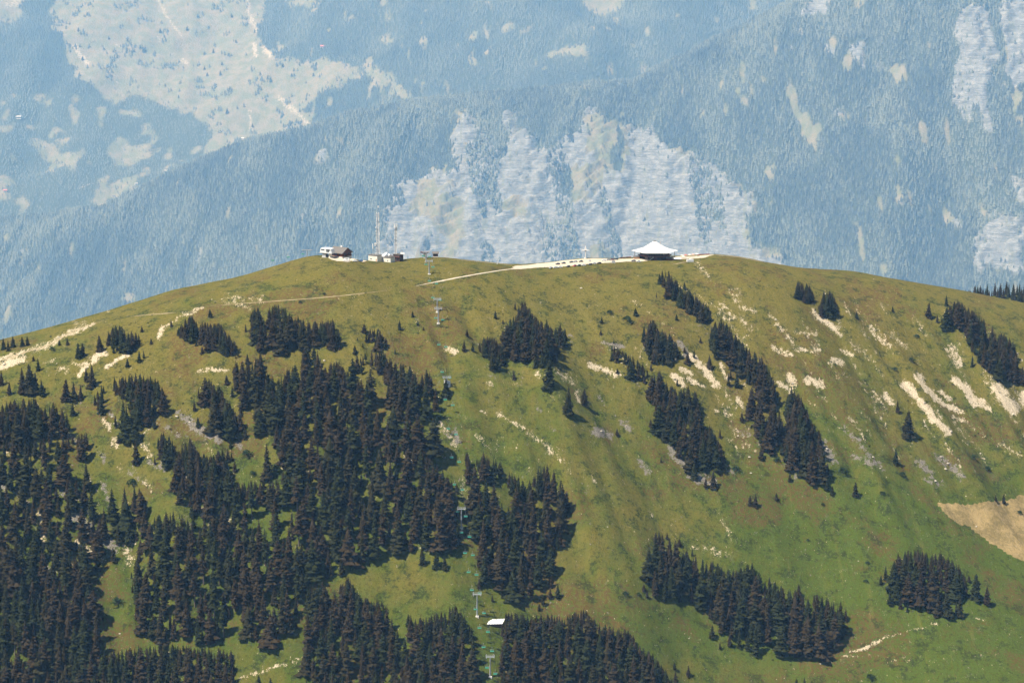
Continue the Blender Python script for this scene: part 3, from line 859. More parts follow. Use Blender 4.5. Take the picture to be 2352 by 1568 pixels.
# --- single trees and small clumps read off the slope: (u, v of the foot, height, label)
SOLO = [
 (228, 806, 38, 'pointed spruce standing beside the bare white scar near the left edge of the crest'), (180, 823, 38, 'larger of two young spruces between the dirt track and the white scar'), (190, 818, 32, 'smaller of two young spruces between the dirt track and the white scar'),
 (137, 793, 13, 'tiny spruce just below the dirt track on the left shoulder'), (155, 792, 17, 'low bushy spruce below the dirt track on the left shoulder'), (88, 851, 30, 'lone small spruce in the grass under the left dirt track'), (77, 829, 13, 'tiny spruce touching the lower edge of the left dirt track'),
 (52, 903, 62, 'left tree of the tall spruce pair on the left grass bench'), (68, 903, 70, 'tallest spruce of the group on the left grass bench'), (82, 897, 44, 'shorter right neighbour of the tall spruces on the left grass bench'), (96, 908, 38, 'small spruce at the right foot of the group on the left grass bench'),
 (22, 905, 32, 'small spruce left of the tall pair on the left grass bench'), (4, 884, 38, 'spruce cut by the left picture edge above the grass bench'), (153, 916, 48, 'left spruce of the close trio in the grass below the white scar'), (170, 920, 46, 'middle spruce of the close trio in the grass below the white scar'), (186, 918, 38, 'right spruce of the close trio in the grass below the white scar'),
 (198, 875, 32, 'smaller of the two spruces that overlap the lowest white scar'), (212, 886, 50, 'taller of the two spruces that overlap the lowest white scar'), (293, 842, 20, 'little spruce under the curved white scar'), (347, 790, 15, 'small spruce below the pale zigzag track'),
 (482, 728, 19, 'lone small spruce above the clump at the pale zigzag track'), (326, 762, 15, 'little spruce at the upper right of the crest clump on the left'), (167, 953, 30, 'slender young spruce alone in the left grass'), (918, 757, 23, 'largest of the lone spruces left of the chairlift below the summit track'), (948, 728, 15, 'bushy small spruce left of the two paired pylons'),
 (960, 747, 13, 'tiny spruce left of the lower paired pylon'), (973, 758, 9, 'very small spruce down left of the lower paired pylon'), (886, 795, 20, 'small spruce right beside the sparse clump above the big wood'), (815, 811, 19, 'small spruce above the top edge of the big wood'), (821, 782, 8, 'tiny spruce in the grass left of the sparse clump'),
 (1073, 772, 17, 'small spruce right of the chairlift above the rubble heap'), (1066, 806, 27, 'spruce right of the rubble heap by the chairlift'), (1086, 806, 22, 'thin spruce between the rubble heap and the knoll clump'), (1155, 743, 10, 'tiny spruce left of the wide crest side clump'),
 (1262, 888, 66, 'tall conical spruce at the lower tip of the middle clump'), (1306, 953, 70, 'tall lone conical spruce in the middle of the open slope'), (1342, 931, 42, 'slimmer spruce right of the tall lone conical one'), (1180, 871, 22, 'small spruce left of the tall conical tree of the middle clump'), (1281, 1372, 36, 'slender lone spruce at the right foot of the wood beside the chairlift'),
 (1459, 724, 18, 'small spruce among low shrubs on the upper middle slope'), (1410, 788, 9, 'tiny spruce above the pale stones of the middle slope'), (1382, 742, 16, 'small dark spruce above the shrubs of the middle slope'), (1380, 768, 14, 'narrow small spruce in line below another on the middle slope'), (1638, 1117, 40, 'right spruce of the pair at the foot of the rocky rib'), (1621, 1119, 26, 'left spruce of the pair at the foot of the rocky rib'),
 (1417, 1000, 17, 'small spruce standing between the two grey outcrops'), (2133, 729, 36, 'rounded lone spruce left of the long rib on the far right'), (2050, 716, 14, 'tiny dark spruce alone near the right crest'), (1967, 731, 16, 'small pointed spruce alone above the bare streaks'), (2163, 739, 10, 'little bush shaped spruce left of the far right rib'),
 (2061, 946, 30, 'small spruce just above the broad one between the bare streaks'), (2086, 1003, 64, 'broad lone spruce between the bare streaks on the right'), (2057, 1064, 38, 'lone dark spruce below the bare streaks on the right'), (1965, 1138, 34, 'small spruce on the edge of the flat meadow right of the rib foot'), (1912, 1136, 22, 'small spruce at the very foot of the tallest rib'),
 (1735, 1162, 32, 'taller of the two little spruces in the green meadow'), (1723, 1159, 24, 'shorter of the two little spruces in the green meadow'), (1783, 1147, 17, 'tiny spruce right of the little pair in the green meadow'), (2305, 1156, 24, 'dark tree on the upper edge of the tan field'), (2287, 1150, 16, 'small bush like tree left of the one on the tan field edge'),
 (2173, 1413, 56, 'left of the two front spruces below the meadow clump'), (2204, 1416, 52, 'right of the two front spruces below the meadow clump'), (2240, 1376, 64, 'tall spruce at the right end of the meadow clump'), (2266, 1386, 44, 'outermost right spruce of the meadow clump'), (2023, 1342, 24, 'small spruce standing off the left side of the meadow clump'), (2069, 1396, 22, 'small spruce at the lower left foot of the meadow clump'),
 (1549, 1537, 19, 'left of two small spruces by the bottom meadow edge'), (1581, 1551, 28, 'right of two small spruces by the bottom meadow edge'), (1829, 1584, 30, 'left tree tip rising from the bottom edge of the meadow'), (1847, 1586, 36, 'middle tree tip rising from the bottom edge of the meadow'), (1864, 1584, 26, 'right tree tip rising from the bottom edge of the meadow'), (1741, 1582, 20, 'lone tree tip at the bottom edge left of the three'),
 (970, 1296, 40, 'lone spruce in front of the big wood beside the pale slide'), (1003, 1302, 38, 'middle spruce of the three below the big wood near the chairlift'), (1021, 1306, 30, 'right spruce of the three below the big wood near the chairlift'), (760, 1322, 34, 'small spruce on the left edge of the brown glade'), (785, 1318, 40, 'spruce on the upper edge of the brown glade'),
 (8, 803, 28, 'left of the three dark spruces on the crest at the left edge'), (19, 806, 26, 'middle of the three dark spruces on the crest at the left edge'), (30, 798, 26, 'right of the three dark spruces on the crest at the left edge'), (51, 796, 24, 'left of the close pair on the crest near the left edge'), (63, 794, 24, 'right of the close pair on the crest near the left edge'),
 (313, 1064, 56, 'narrow spruce on the rocky rib left of the wood'), (520, 882, 22, 'small spruce at the right end of the pale bank'), (1230, 845, 30, 'small spruce at the left foot of the middle clump'), (1834, 1368, 30, 'spruce standing off the upper right edge of the meadow stand'), (1930, 1425, 50, 'spruce at the right end of the meadow stand'),
 (595, 1590, 46, 'left slender spruce in the bottom glade'), (622, 1592, 40, 'right slender spruce in the bottom glade'), (2347, 880, 40, 'spruce cut by the right picture edge below the rib'),
 (1150, 1300, 30, 'x')]
SOLO = SOLO[:-1]
fu = np.array([s[0] for s in SOLO], float); fv = np.array([s[1] for s in SOLO], float)
PS = on_hill(fu, fv)
for (u, v, h, lab), P in zip(SOLO, PS):
    if np.isnan(P[0]): print('solo off hill', u, v); continue
    hm = h * (P[1] - CAM[1]) / FPX / math.cos(R(9))
    k = random.choice([2, 3, 4, 7, 8]) if h > 24 else random.choice([3, 4, 8])
    w = random.uniform(1.0, 1.2) if h > 20 else random.uniform(1.15, 1.45)
    add_tree(P, hm, k, w, lab, None, True, u, v)

# --- clumps and stands: outline of the crowns in the picture, height range, spacing factor, label, individual?
STANDS = [
 ('crest clump on the left shoulder', 'spruce in the small crest clump right of the white scars', [(246, 765), (262, 748), (280, 748), (292, 765), (305, 760), (320, 765), (330, 800), (300, 812), (262, 806), (247, 788)], (34, 58), .85, 1),
 ('clump above the rocky left flank', 'spruce in the wide clump above the rocky left flank', [(218, 905), (232, 885), (255, 865), (300, 862), (305, 850), (325, 860), (360, 865), (390, 915), (385, 950), (360, 960), (345, 985), (300, 1018), (270, 990), (255, 965), (235, 950), (218, 940)], (38, 62), .9, 1),
 ('pair clump under the wide clump', 'spruce in the small knot below the wide left clump', [(356, 1064), (362, 1005), (378, 988), (400, 1010), (412, 1058), (395, 1072), (370, 1072)], (45, 62), .9, 1),
 ('upper left flank', 'spruce in the close row along the upper left flank', [(-80, 960), (25, 918), (60, 915), (80, 912), (100, 935), (125, 925), (155, 950), (158, 990), (140, 1015), (105, 1010), (60, 1020), (-80, 1045)], (45, 70), .95, 1),
 ('rocky left flank', 'spruce scattered among the grey rocks of the left flank', [(-80, 1010), (150, 1005), (205, 990), (208, 1050), (200, 1085), (330, 1120), (345, 1230), (270, 1255), (210, 1330), (-80, 1270)], (38, 66), 1.3, 0),
 ('bottom left wood', 'spruce in the dark wood of the bottom left corner', [(-80, 1225), (100, 1235), (195, 1285), (225, 1380), (232, 1480), (205, 1630), (-80, 1630)], (48, 76), .86, 0),
 ('knot right of the left rocks', 'spruce in the knot left of the small green glade', [(396, 1135), (405, 1040), (435, 1003), (455, 1030), (480, 1045), (510, 1028), (537, 1090), (532, 1140), (505, 1182), (470, 1202), (450, 1182), (440, 1152), (415, 1157)], (48, 74), .9, 1),
 ('slanting row left of the big wood', 'spruce in the slanting row beside the grey rock band', [(463, 895), (473, 866), (500, 876), (515, 900), (530, 925), (547, 960), (542, 1002), (520, 1012), (495, 985), (485, 945), (468, 918)], (36, 58), .9, 1),
 ('clump at the zigzag track', 'spruce in the clump right below the pale zigzag track', [(393, 768), (425, 733), (440, 720), (455, 745), (470, 738), (490, 743), (500, 736), (530, 768), (550, 800), (542, 824), (505, 814), (470, 792), (430, 782), (405, 772)], (26, 50), .85, 1),
 ('clump under the grass track', 'spruce in the broad clump under the faint grass track', [(571, 775), (574, 720), (590, 700), (606, 728), (620, 706), (640, 698), (660, 710), (675, 723), (690, 726), (710, 738), (735, 736), (767, 733), (782, 760), (794, 797), (760, 804), (720, 792), (680, 802), (640, 807), (600, 804), (580, 798)], (38, 66), .9, 1),
 ('sparse clump above the big wood', 'spruce in the sparse clump above the big wood', [(830, 778), (850, 753), (870, 753), (887, 780), (894, 812), (870, 807), (845, 792)], (26, 42), .95, 1),
 ('big wood left of the chairlift', 'spruce in the big dense wood left of the chairlift', [(528, 905), (528, 860), (540, 828), (575, 835), (600, 810), (612, 850), (640, 870), (660, 850), (690, 830), (700, 792), (730, 806), (745, 835), (775, 828), (800, 850), (813, 818), (850, 808), (875, 798), (900, 828), (940, 838), (960, 858), (985, 848), (1002, 890), (1004, 957), (985, 974), (955, 952), (945, 985), (960, 1010), (1005, 1060), (1032, 1100), (1052, 1180), (1054, 1242), (1025, 1267), (960, 1264), (900, 1272), (885, 1252), (882, 1302), (850, 1312), (800, 1294), (765, 1312), (740, 1332), (705, 1348), (690, 1400), (665, 1450), (640, 1472), (560, 1462), (480, 1477), (400, 1472), (330, 1482), (312, 1452), (300, 1372), (310, 1290), (335, 1190), (400, 1170), (440, 1190), (500, 1180), (525, 1108), (560, 1103), (640, 1098), (655, 1052), (640, 1042), (603, 1022), (588, 960), (558, 930)], (44, 76), .98, 0),
 ('bottom edge wood', 'spruce at the bottom edge between the two small glades', [(225, 1500), (330, 1478), (400, 1478), (480, 1482), (532, 1492), (545, 1630), (200, 1630)], (44, 66), .95, 0),
 ('wood below the brown glade', 'spruce in the even wood below the brown glade', [(705, 1350), (745, 1328), (760, 1362), (800, 1320), (830, 1368), (880, 1378), (900, 1398), (940, 1408), (960, 1418), (1000, 1408), (1020, 1396), (1047, 1383), (1077, 1420), (1093, 1470), (1093, 1635), (705, 1635), (702, 1450)], (44, 66), .92, 0),
 ('wood right of the chairlift', 'spruce in the tall wood hugging the right side of the chairlift', [(1060, 1060), (1070, 1028), (1085, 1060), (1110, 1038), (1150, 1060), (1180, 1088), (1215, 1098), (1240, 1068), (1265, 1060), (1292, 1110), (1312, 1150), (1315, 1182), (1287, 1202), (1287, 1262), (1262, 1272), (1267, 1332), (1240, 1367), (1215, 1387), (1170, 1372), (1110, 1352), (1095, 1290), (1085, 1230), (1078, 1130)], (44, 76), .98, 0),
 ('bottom middle wood', 'spruce in the wood at the bottom right of the white shelter', [(1152, 1422), (1165, 1398), (1195, 1408), (1225, 1413), (1260, 1403), (1290, 1418), (1325, 1398), (1345, 1398), (1375, 1428), (1420, 1438), (1450, 1448), (1470, 1480), (1500, 1500), (1532, 1540), (1560, 1635), (1150, 1635)], (42, 66), .92, 0),
 ('long stand on the meadow', 'spruce in the long slanting stand on the lower right meadow', [(1484, 1292), (1490, 1250), (1510, 1216), (1530, 1218), (1550, 1233), (1565, 1268), (1590, 1253), (1610, 1273), (1640, 1288), (1660, 1298), (1680, 1308), (1730, 1288), (1745, 1318), (1780, 1328), (1800, 1350), (1825, 1352), (1850, 1372), (1880, 1360), (1905, 1374), (1925, 1384), (1944, 1430), (1942, 1472), (1910, 1502), (1860, 1512), (1720, 1502), (1680, 1482), (1650, 1452), (1640, 1427), (1590, 1392), (1540, 1382), (1488, 1368)], (42, 68), .92, 0),
 ('round meadow clump', 'spruce in the round clump on the lower right meadow', [(2041, 1352), (2045, 1300), (2065, 1263), (2105, 1256), (2140, 1273), (2152, 1310), (2157, 1380), (2147, 1413), (2110, 1407), (2075, 1387), (2050, 1366)], (50, 72), .9, 1),
 ('arm of the meadow clump', 'spruce in the right arm of the meadow clump', [(2120, 1275), (2160, 1266), (2185, 1283), (2207, 1298), (2222, 1330), (2222, 1378), (2200, 1372), (2165, 1352), (2140, 1332)], (46, 62), .92, 1),
 ('upper rib', 'spruce in the slanting rib right below the restaurant', [(1500, 648), (1520, 618), (1535, 623), (1550, 638), (1570, 668), (1580, 660), (1590, 672), (1610, 688), (1625, 698), (1642, 738), (1620, 742), (1590, 734), (1560, 704), (1540, 684), (1515, 660)], (28, 44), .66, 1),
 ('long middle rib', 'spruce in the long rib running down the middle right slope', [(1623, 765), (1640, 738), (1660, 726), (1680, 758), (1700, 778), (1720, 798), (1745, 813), (1765, 838), (1782, 870), (1787, 900), (1784, 930), (1802, 960), (1802, 1000), (1787, 1030), (1765, 1032), (1745, 1012), (1733, 972), (1713, 932), (1703, 892), (1683, 852), (1658, 822), (1638, 802)], (38, 64), .7, 1),
 ('lower right rib', 'spruce in the lower rib ending at the green meadow', [(1803, 922), (1815, 888), (1830, 893), (1847, 930), (1862, 960), (1882, 990), (1888, 1040), (1884, 1080), (1898, 1112), (1890, 1122), (1860, 1112), (1835, 1092), (1813, 1072), (1803, 1042), (1808, 980)], (40, 66), .7, 1),
 ('upper middle rib', 'spruce in the small group above the pale bank of the middle slope', [(1482, 795), (1488, 745), (1500, 731), (1515, 758), (1540, 763), (1562, 795), (1552, 824), (1530, 842), (1500, 842), (1488, 832)], (34, 58), .9, 1),
 ('middle rib', 'spruce in the rib above the grey crags', [(1484, 905), (1490, 866), (1515, 848), (1530, 878), (1560, 893), (1580, 888), (1602, 903), (1607, 970), (1622, 1010), (1627, 1060), (1600, 1097), (1580, 1082), (1550, 1052), (1523, 1012), (1513, 972), (1498, 932)], (38, 62), .85, 1),
 ('short rib', 'spruce in the short rib beside the grey crags', [(1613, 988), (1630, 976), (1652, 1010), (1667, 1050), (1673, 1094), (1640, 1080), (1623, 1034)], (36, 54), .85, 1),
 ('scrubby hollow', 'young spruce in the stony hollow left of the middle rib', [(1402, 830), (1405, 792), (1425, 800), (1445, 810), (1470, 830), (1490, 850), (1492, 880), (1462, 884), (1440, 850), (1415, 834)], (16, 34), 1.25, 1),
 ('middle clump', 'spruce in the tall clump on the upper middle slope', [(1158, 805), (1163, 745), (1180, 723), (1195, 698), (1205, 690), (1225, 718), (1240, 738), (1255, 733), (1270, 758), (1280, 743), (1300, 753), (1307, 782), (1287, 802), (1282, 827), (1260, 847), (1240, 852), (1220, 832), (1180, 827), (1160, 822)], (36, 64), .88, 1),
 ('knoll clump', 'spruce in the small clump on the knoll right of the rubble', [(1096, 792), (1110, 773), (1135, 773), (1152, 790), (1157, 842), (1140, 854), (1123, 837), (1108, 812)], (22, 40), .9, 1),
 ('right crest pair', 'spruce in the left of two knots below the right crest', [(1825, 682), (1830, 643), (1845, 648), (1860, 653), (1880, 692), (1850, 697)], (30, 46), .75, 1),
 ('right crest knot', 'spruce in the right of two knots below the right crest', [(1878, 708), (1890, 670), (1912, 670), (1927, 717), (1912, 730), (1888, 722)], (36, 52), .75, 1),
 ('far right rib', 'spruce in the rib running down along the right edge', [(2163, 745), (2175, 703), (2200, 688), (2220, 703), (2250, 728), (2270, 743), (2300, 758), (2332, 790), (2342, 862), (2330, 884), (2300, 872), (2268, 852), (2248, 832), (2223, 782), (2203, 752), (2180, 760)], (34, 58), .82, 1),
]
GLADES = [[(560, 1035), (600, 1030), (640, 1052), (640, 1096), (560, 1100)], [(205, 1375), (300, 1370), (312, 1455), (300, 1480), (232, 1478)], [(530, 1475), (640, 1475), (700, 1455), (702, 1600), (548, 1600)],
          [(800, 1300), (880, 1305), (1090, 1300), (1100, 1400), (860, 1385)], [(1040, 960), (1058, 960), (1080, 1150), (1098, 1300), (1060, 1300), (1052, 1150)], [(1093, 1400), (1150, 1400), (1152, 1600), (1096, 1600)]]
stand_of = {}
for si, (group, lab, poly, (h0, h1), sp, indiv) in enumerate(STANDS):
    us = [p[0] for p in poly]; vs = [p[1] for p in poly]
    area = abs(sum(poly[i][0] * poly[(i + 1) % len(poly)][1] - poly[(i + 1) % len(poly)][0] * poly[i][1] for i in range(len(poly)))) / 2
    n = int(area * .10) + 200
    u = rng.uniform(min(us), max(us), n); v = rng.uniform(min(vs), max(vs) + 4, n)
    h = rng.uniform(h0, h1 * 1.22, n) * np.where(rng.random(n) < .38, rng.uniform(.42, .8, n), 1.0)
    wu = u + fbm(u / 26, v / 26, 600 + si, 2) * 22; wv = v + fbm(u / 26, v / 26, 640 + si, 2) * 18
    ok = in_poly(wu, wv, poly)
    da, db = u * .84 - v * .54, u * .54 + v * .84
    if area > 15000 and 'bottom' not in group: ok &= fbm(da / 34, db / 85, 680 + si, 3) > -.15
    top_ok = in_poly(u, v - h * .92, poly)
    # trees too tall for the outline are young ones
    h2 = h * .62
    short = ok & ~top_ok & in_poly(u, v - h2 * .9, poly)
    h = np.where(short, h2, h)
    # the upper rim keeps its tips inside the outline
    ok &= top_ok | short
    for g in GLADES: ok &= ~in_poly(u, v, g)
    u, v, h = u[ok], v[ok], h[ok]
    if not len(u): continue
    # a fringe of young trees around the stand
    m = int(area * .0018) + 2
    k0 = rng.integers(0, len(u), m)
    eu = u[k0] + rng.normal(0, 22, m); ev = v[k0] + rng.normal(0, 16, m)
    out = ~in_poly(eu, ev, poly)
    for g in GLADES: out &= ~in_poly(eu, ev, g)
    u = np.concatenate([u, eu[out]]); v = np.concatenate([v, ev[out]]); h = np.concatenate([h, rng.uniform(.22, .55, int(out.sum())) * h1])
    P = on_hill(u, v)
    o = np.argsort(-h * rng.uniform(.75, 1.25, len(h)))
    for i in o:
        if np.isnan(P[i, 0]): continue
        hm = h[i] * (P[i, 1] - CAM[1]) / FPX / math.cos(R(10))
        if not SPACE.ok(P[i, 0], P[i, 1], hm * .355 * sp): continue
        high = (group in ('big wood left of the chairlift', 'bottom left wood', 'wood below the brown glade')) and rng.random() < .06
        kind = 9 if high else int(rng.choice([0, 1, 2, 3, 4, 5, 6, 7, 8, 10, 11, 12]))
        add_tree(P[i], hm, kind, rng.uniform(.85, 1.5), lab, 'spruces of the ' + group, bool(indiv), u[i], v[i])
        SPACE.d[(int(P[i, 0] // 6), int(P[i, 1] // 6))][-1] = (P[i, 0], P[i, 1], hm * .355 * sp)
# individuals: all single trees, then the largest in the small clumps and stands, 300 in all
inview = [t for t in TREES if t['v'] - t['h'] * 2.4 < 1560 and 0 <= t['u'] <= 2352]
first = [t for t in inview if t['group'] is None]
others = sorted((t for t in inview if t['group'] is not None and t['solo']), key=lambda t: -t['h'])
chosen = list(first); cnt = {}
for t in others:
    if len(chosen) >= 300: break
    if cnt.get(t['group'], 0) >= 24: continue
    cnt[t['group']] = cnt.get(t['group'], 0) + 1; chosen.append(t)
ids = set(id(t) for t in chosen)
NUM = ['first', 'second', 'third', 'fourth', 'fifth', 'sixth', 'seventh', 'eighth', 'ninth', 'tenth', 'eleventh', 'twelfth', 'thirteenth', 'fourteenth', 'fifteenth', 'sixteenth', 'seventeenth', 'eighteenth', 'nineteenth', 'twentieth', 'twenty-first', 'twenty-second', 'twenty-third', 'twenty-fourth', 'twenty-fifth']
groups = {}
for t in chosen:
    if t['group']: groups.setdefault(t['group'], []).append(t)
for g, L in groups.items():
    if 1 < len(L) <= 26:
        L.sort(key=lambda t: t['u'])
        for i, t in enumerate(L):
            pre = 'leftmost' if i == 0 else ('rightmost' if i == len(L) - 1 else NUM[i] + ' from left')
            t['label'] = t['label'].replace('spruce in', pre + ' large spruce in')
            if len(t['label'].split()) > 16: t['label'] = t['label'].replace(' large', '').replace('right below', 'below')
for t in chosen:
    e = empty('spruce_tree', t['p'], random.uniform(0, 6.28))
    tag(e, t['label'], 'tree', t['group'] or 'single spruces on the open slope')
    c = link('crown', CROWN_ME[t['k']], e); c.scale = (t['h'] * t['w'], t['h'] * t['w'], t['h'])
    k = link('trunk', TRUNK_ME, e); k.scale = (t['h'],) * 3
rest = [t for t in TREES if id(t) not in ids]
TV, TF = [], []
mb = MB().lathe([(.021, -.06), (.012, .5)], 5, caps=False)
tr_v = np.array(mb.v); tr_f = np.array([[a, b, c] for a, b, c, d in mb.f] + [[a, c, d] for a, b, c, d in mb.f])
def joined_stand(rest, name, label):
    vs, fs, tint, base = [], [], [], 0
    bvs, bfs, bb = [], [], 0
    for t in rest:
        V0, T0 = LOW[t['k']]
        a = random.uniform(0, 6.28); c, s = math.cos(a), math.sin(a)
        w = t['h'] * t['w']
        q = np.stack([(V0[:, 0] * c - V0[:, 1] * s) * w, (V0[:, 0] * s + V0[:, 1] * c) * w, V0[:, 2] * t['h']], -1) + t['p']
        vs.append(q); fs.append(T0 + base); base += len(q); tint.append(np.full(len(q), random.random()))
        q = tr_v * t['h'] + t['p']; bvs.append(q); bfs.append(tr_f + bb); bb += len(q)
    me = mesh_np(name, np.concatenate(vs), tris=np.concatenate(fs), mat=M_STAND)
    attr(me, 'tint', np.concatenate(tint))
    o = tag(link(name, me), label, 'forest', kind='stuff')
    me2 = mesh_np('trunk', np.concatenate(bvs), tris=np.concatenate(bfs), mat=M_BARK)
    tag(link('trunk', me2, o), kind='stuff')
joined_stand(rest, 'spruce_forest', 'dense mass of dark spruces filling the woods on the near hillside')
# trees of the shoulder behind the right crest
bt = []
for _ in range(110):
    x = random.uniform(585, 720); y = random.uniform(735, 775)
    z = float(SHOULDER.at(np.array([x]), np.array([y]))[0])
    bt.append(dict(p=np.array([x, y, z - 1]), h=random.uniform(13, 22), k=random.randrange(9), w=random.uniform(.9, 1.15)))
joined_stand(bt, 'spruce_forest', 'bluish row of spruce tops peeking over the right crest')

# ================================================================== TRACKS AND CAR PARK
M_GRAVEL = plain('pale_gravel', (.50, .43, .32), .95, var=.22, scale=.35, spec=.05)
M_TRACK = plain('dirt_track', (.34, .27, .16), .95, var=.3, scale=.4, spec=.05)
def ground_z(x, y): return HILL.at(np.asarray(x, float), np.asarray(y, float))
HILL.Z = HZ
def strip(name, pts, width, mat, lift=.14):
    pts = np.array(pts, float)
    seg = np.hypot(*np.diff(pts, axis=0).T); s = np.concatenate([[0], np.cumsum(seg)])
    q = np.arange(0, s[-1], 3.0)
    P = on_hill(np.interp(q, s, pts[:, 0]), np.interp(q, s, pts[:, 1]))
    P = P[~np.isnan(P[:, 0])]
    for _ in range(3):
        P[1:-1] = (P[:-2] + 2 * P[1:-1] + P[2:]) / 4
    t = np.gradient(P[:, :2], axis=0); t /= np.linalg.norm(t, axis=1, keepdims=True) + 1e-9
    nrm = np.stack([-t[:, 1], t[:, 0]], -1)
    w = width * (.8 + .5 * vnoise(q[:len(P)] / 9.0, q[:len(P)] * 0, 3))
    w = w * np.clip(np.minimum(np.arange(len(P)), np.arange(len(P))[::-1]) / (.18 * len(P)), .25, 1)
    V = []; cols = 5
    for k in range(cols):
        f = k / (cols - 1) - .5
        xy = P[:, :2] + nrm * (w * f)[:, None]
        V.append(np.concatenate([xy, (ground_z(xy[:, 0], xy[:, 1]) + lift)[:, None]], 1))
    V = np.stack(V, 1)
    n = len(P)
    a = (np.arange(n - 1)[:, None] * cols + np.arange(cols - 1)[None]).ravel()
    me = mesh_np(name, V.reshape(-1, 3), quads=np.stack([a, a + cols, a + cols + 1, a + 1], -1), mat=mat)
    return tag(link(name, me), kind='structure')
strip('road', [(1240, 612), (1190, 616), (1150, 621), (1100, 629), (1050, 638), (1000, 648), (955, 657)], 1.9, M_GRAVEL)
strip('path', [(1050, 596), (1100, 601), (1150, 606), (1185, 610)], 3.0, M_GRAVEL)
strip('path', [(470, 704), (560, 697), (640, 691), (700, 687), (780, 680), (850, 672), (900, 666)], .9, M_TRACK)
strip('path', [(-20, 834), (0, 828), (60, 808), (117, 791), (150, 770), (200, 749), (240, 735)], 2.6, M_TRACK)
strip('path', [(300, 727), (340, 723), (380, 720), (405, 718)], 1.3, M_TRACK)
strip('path', [(1636, 586), (1665, 587), (1700, 591), (1730, 597), (1758, 604)], 3.6, M_GRAVEL)
strip('path', [(1545, 608), (1575, 602), (1600, 598)], 1.6, M_TRACK)

def plot(name, poly, mat, lift=.16, res=1.0):
    P = on_hill([p[0] for p in poly], [p[1] for p in poly])
    k = ~np.isnan(P[:, 0]); P = P[k]
    pl = [(a, b) for a, b in P[:, :2]]
    xs = np.arange(P[:, 0].min(), P[:, 0].max() + res, res); ys = np.arange(P[:, 1].min(), P[:, 1].max() + res, res)
    X, Y = np.meshgrid(xs, ys)
    wob = (vnoise(X / 4, Y / 4, 9) - .5) * 3
    nx = len(xs)
    cx = (X[:-1, :-1] + X[1:, 1:]) / 2; cy = (Y[:-1, :-1] + Y[1:, 1:]) / 2
    ins = in_poly(cx + wob[:-1, :-1], cy + wob[:-1, :-1], pl)
    j, i = np.where(ins); a = j * nx + i
    Q = np.stack([a, a + 1, a + nx + 1, a + nx], -1)
    used, inv = np.unique(Q, return_inverse=True)
    V = np.stack([X.ravel()[used], Y.ravel()[used], ground_z(X.ravel()[used], Y.ravel()[used]) + lift], -1)
    me = mesh_np(name, V, quads=inv.reshape(-1, 4), mat=mat)
    return tag(link(name, me), kind='structure')
plot('car_park', [(1172, 619), (1230, 615), (1300, 612), (1400, 604), (1440, 601), (1472, 601), (1495, 598), (1500, 592), (1470, 589), (1440, 591), (1400, 594.5), (1350, 594.5), (1290, 599), (1235, 605.5), (1185, 610)], M_GRAVEL)
plot('forecourt', [(738, 588.5), (752, 587.5), (775, 588.5), (800, 596), (830, 597.5), (848, 597), (846, 600), (800, 602), (772, 600), (755, 593)], M_GRAVEL)
plot('terrace_ground', [(1535, 590), (1580, 585), (1640, 585), (1620, 592), (1560, 596)], M_GRAVEL)

# ================================================================== MATERIALS FOR BUILT THINGS
M_WHITE = plain('white_paint', (.74, .73, .71), .6, var=.05, scale=.6)
M_CREAM = plain('cream_render', (.76, .70, .60), .85, var=.10, scale=.5)
M_CONC = plain('grey_concrete', (.42, .42, .42), .9, var=.15, scale=.5)
M_TIMBER = plain('dark_timber', (.085, .048, .035), .85, var=.35, scale=1.2)
M_TIMBER2 = plain('red_brown_timber', (.15, .06, .04), .85, var=.3, scale=1.2)
M_ROOF = plain('grey_shingle', (.15, .135, .12), .9, var=.2, scale=2)
M_GLASS = plain('window_glass', (.03, .04, .05), .12, var=.2, scale=.3, spec=.6)
M_STEEL = plain('galvanised_steel', (.50, .51, .52), .5, .3, var=.15, scale=1.2)
M_DARK = plain('dark_metal', (.05, .055, .06), .5, .4, var=.2, scale=1)
M_SEAT = plain('green_seat', (.02, .30, .20), .5, var=.12, scale=2)
M_PANEL = plain('antenna_plastic', (.78, .77, .75), .6, var=.05)
M_PINK = plain('faded_red_paint', (.55, .16, .12), .7, var=.15)
M_ORANGE = plain('orange_render', (.62, .33, .17), .8, var=.15)
M_PLANK = plain('bleached_planks', (.72, .71, .68), .8, var=.12, scale=.8)
M_TYRE = plain('tyre_rubber', (.02, .02, .02), .9, var=.2)
def paint_mat(name, col):
    m = plain(name, col, .3, 0, var=.03, spec=.5)
    m.node_tree.nodes['Principled BSDF'].inputs['Coat Weight'].default_value = .3
    return m

def spot(u, v, lift=0.0):
    P = on_hill([u], [v])[0]
    if np.isnan(P[0]): P = on_hill([u], [v + 3])[0]
    P = np.array([P[0], P[1], float(ground_z(P[0], P[1])) + lift])
    return P, (P[1] - CAM[1]) / FPX     # foot point, metres per picture pixel there

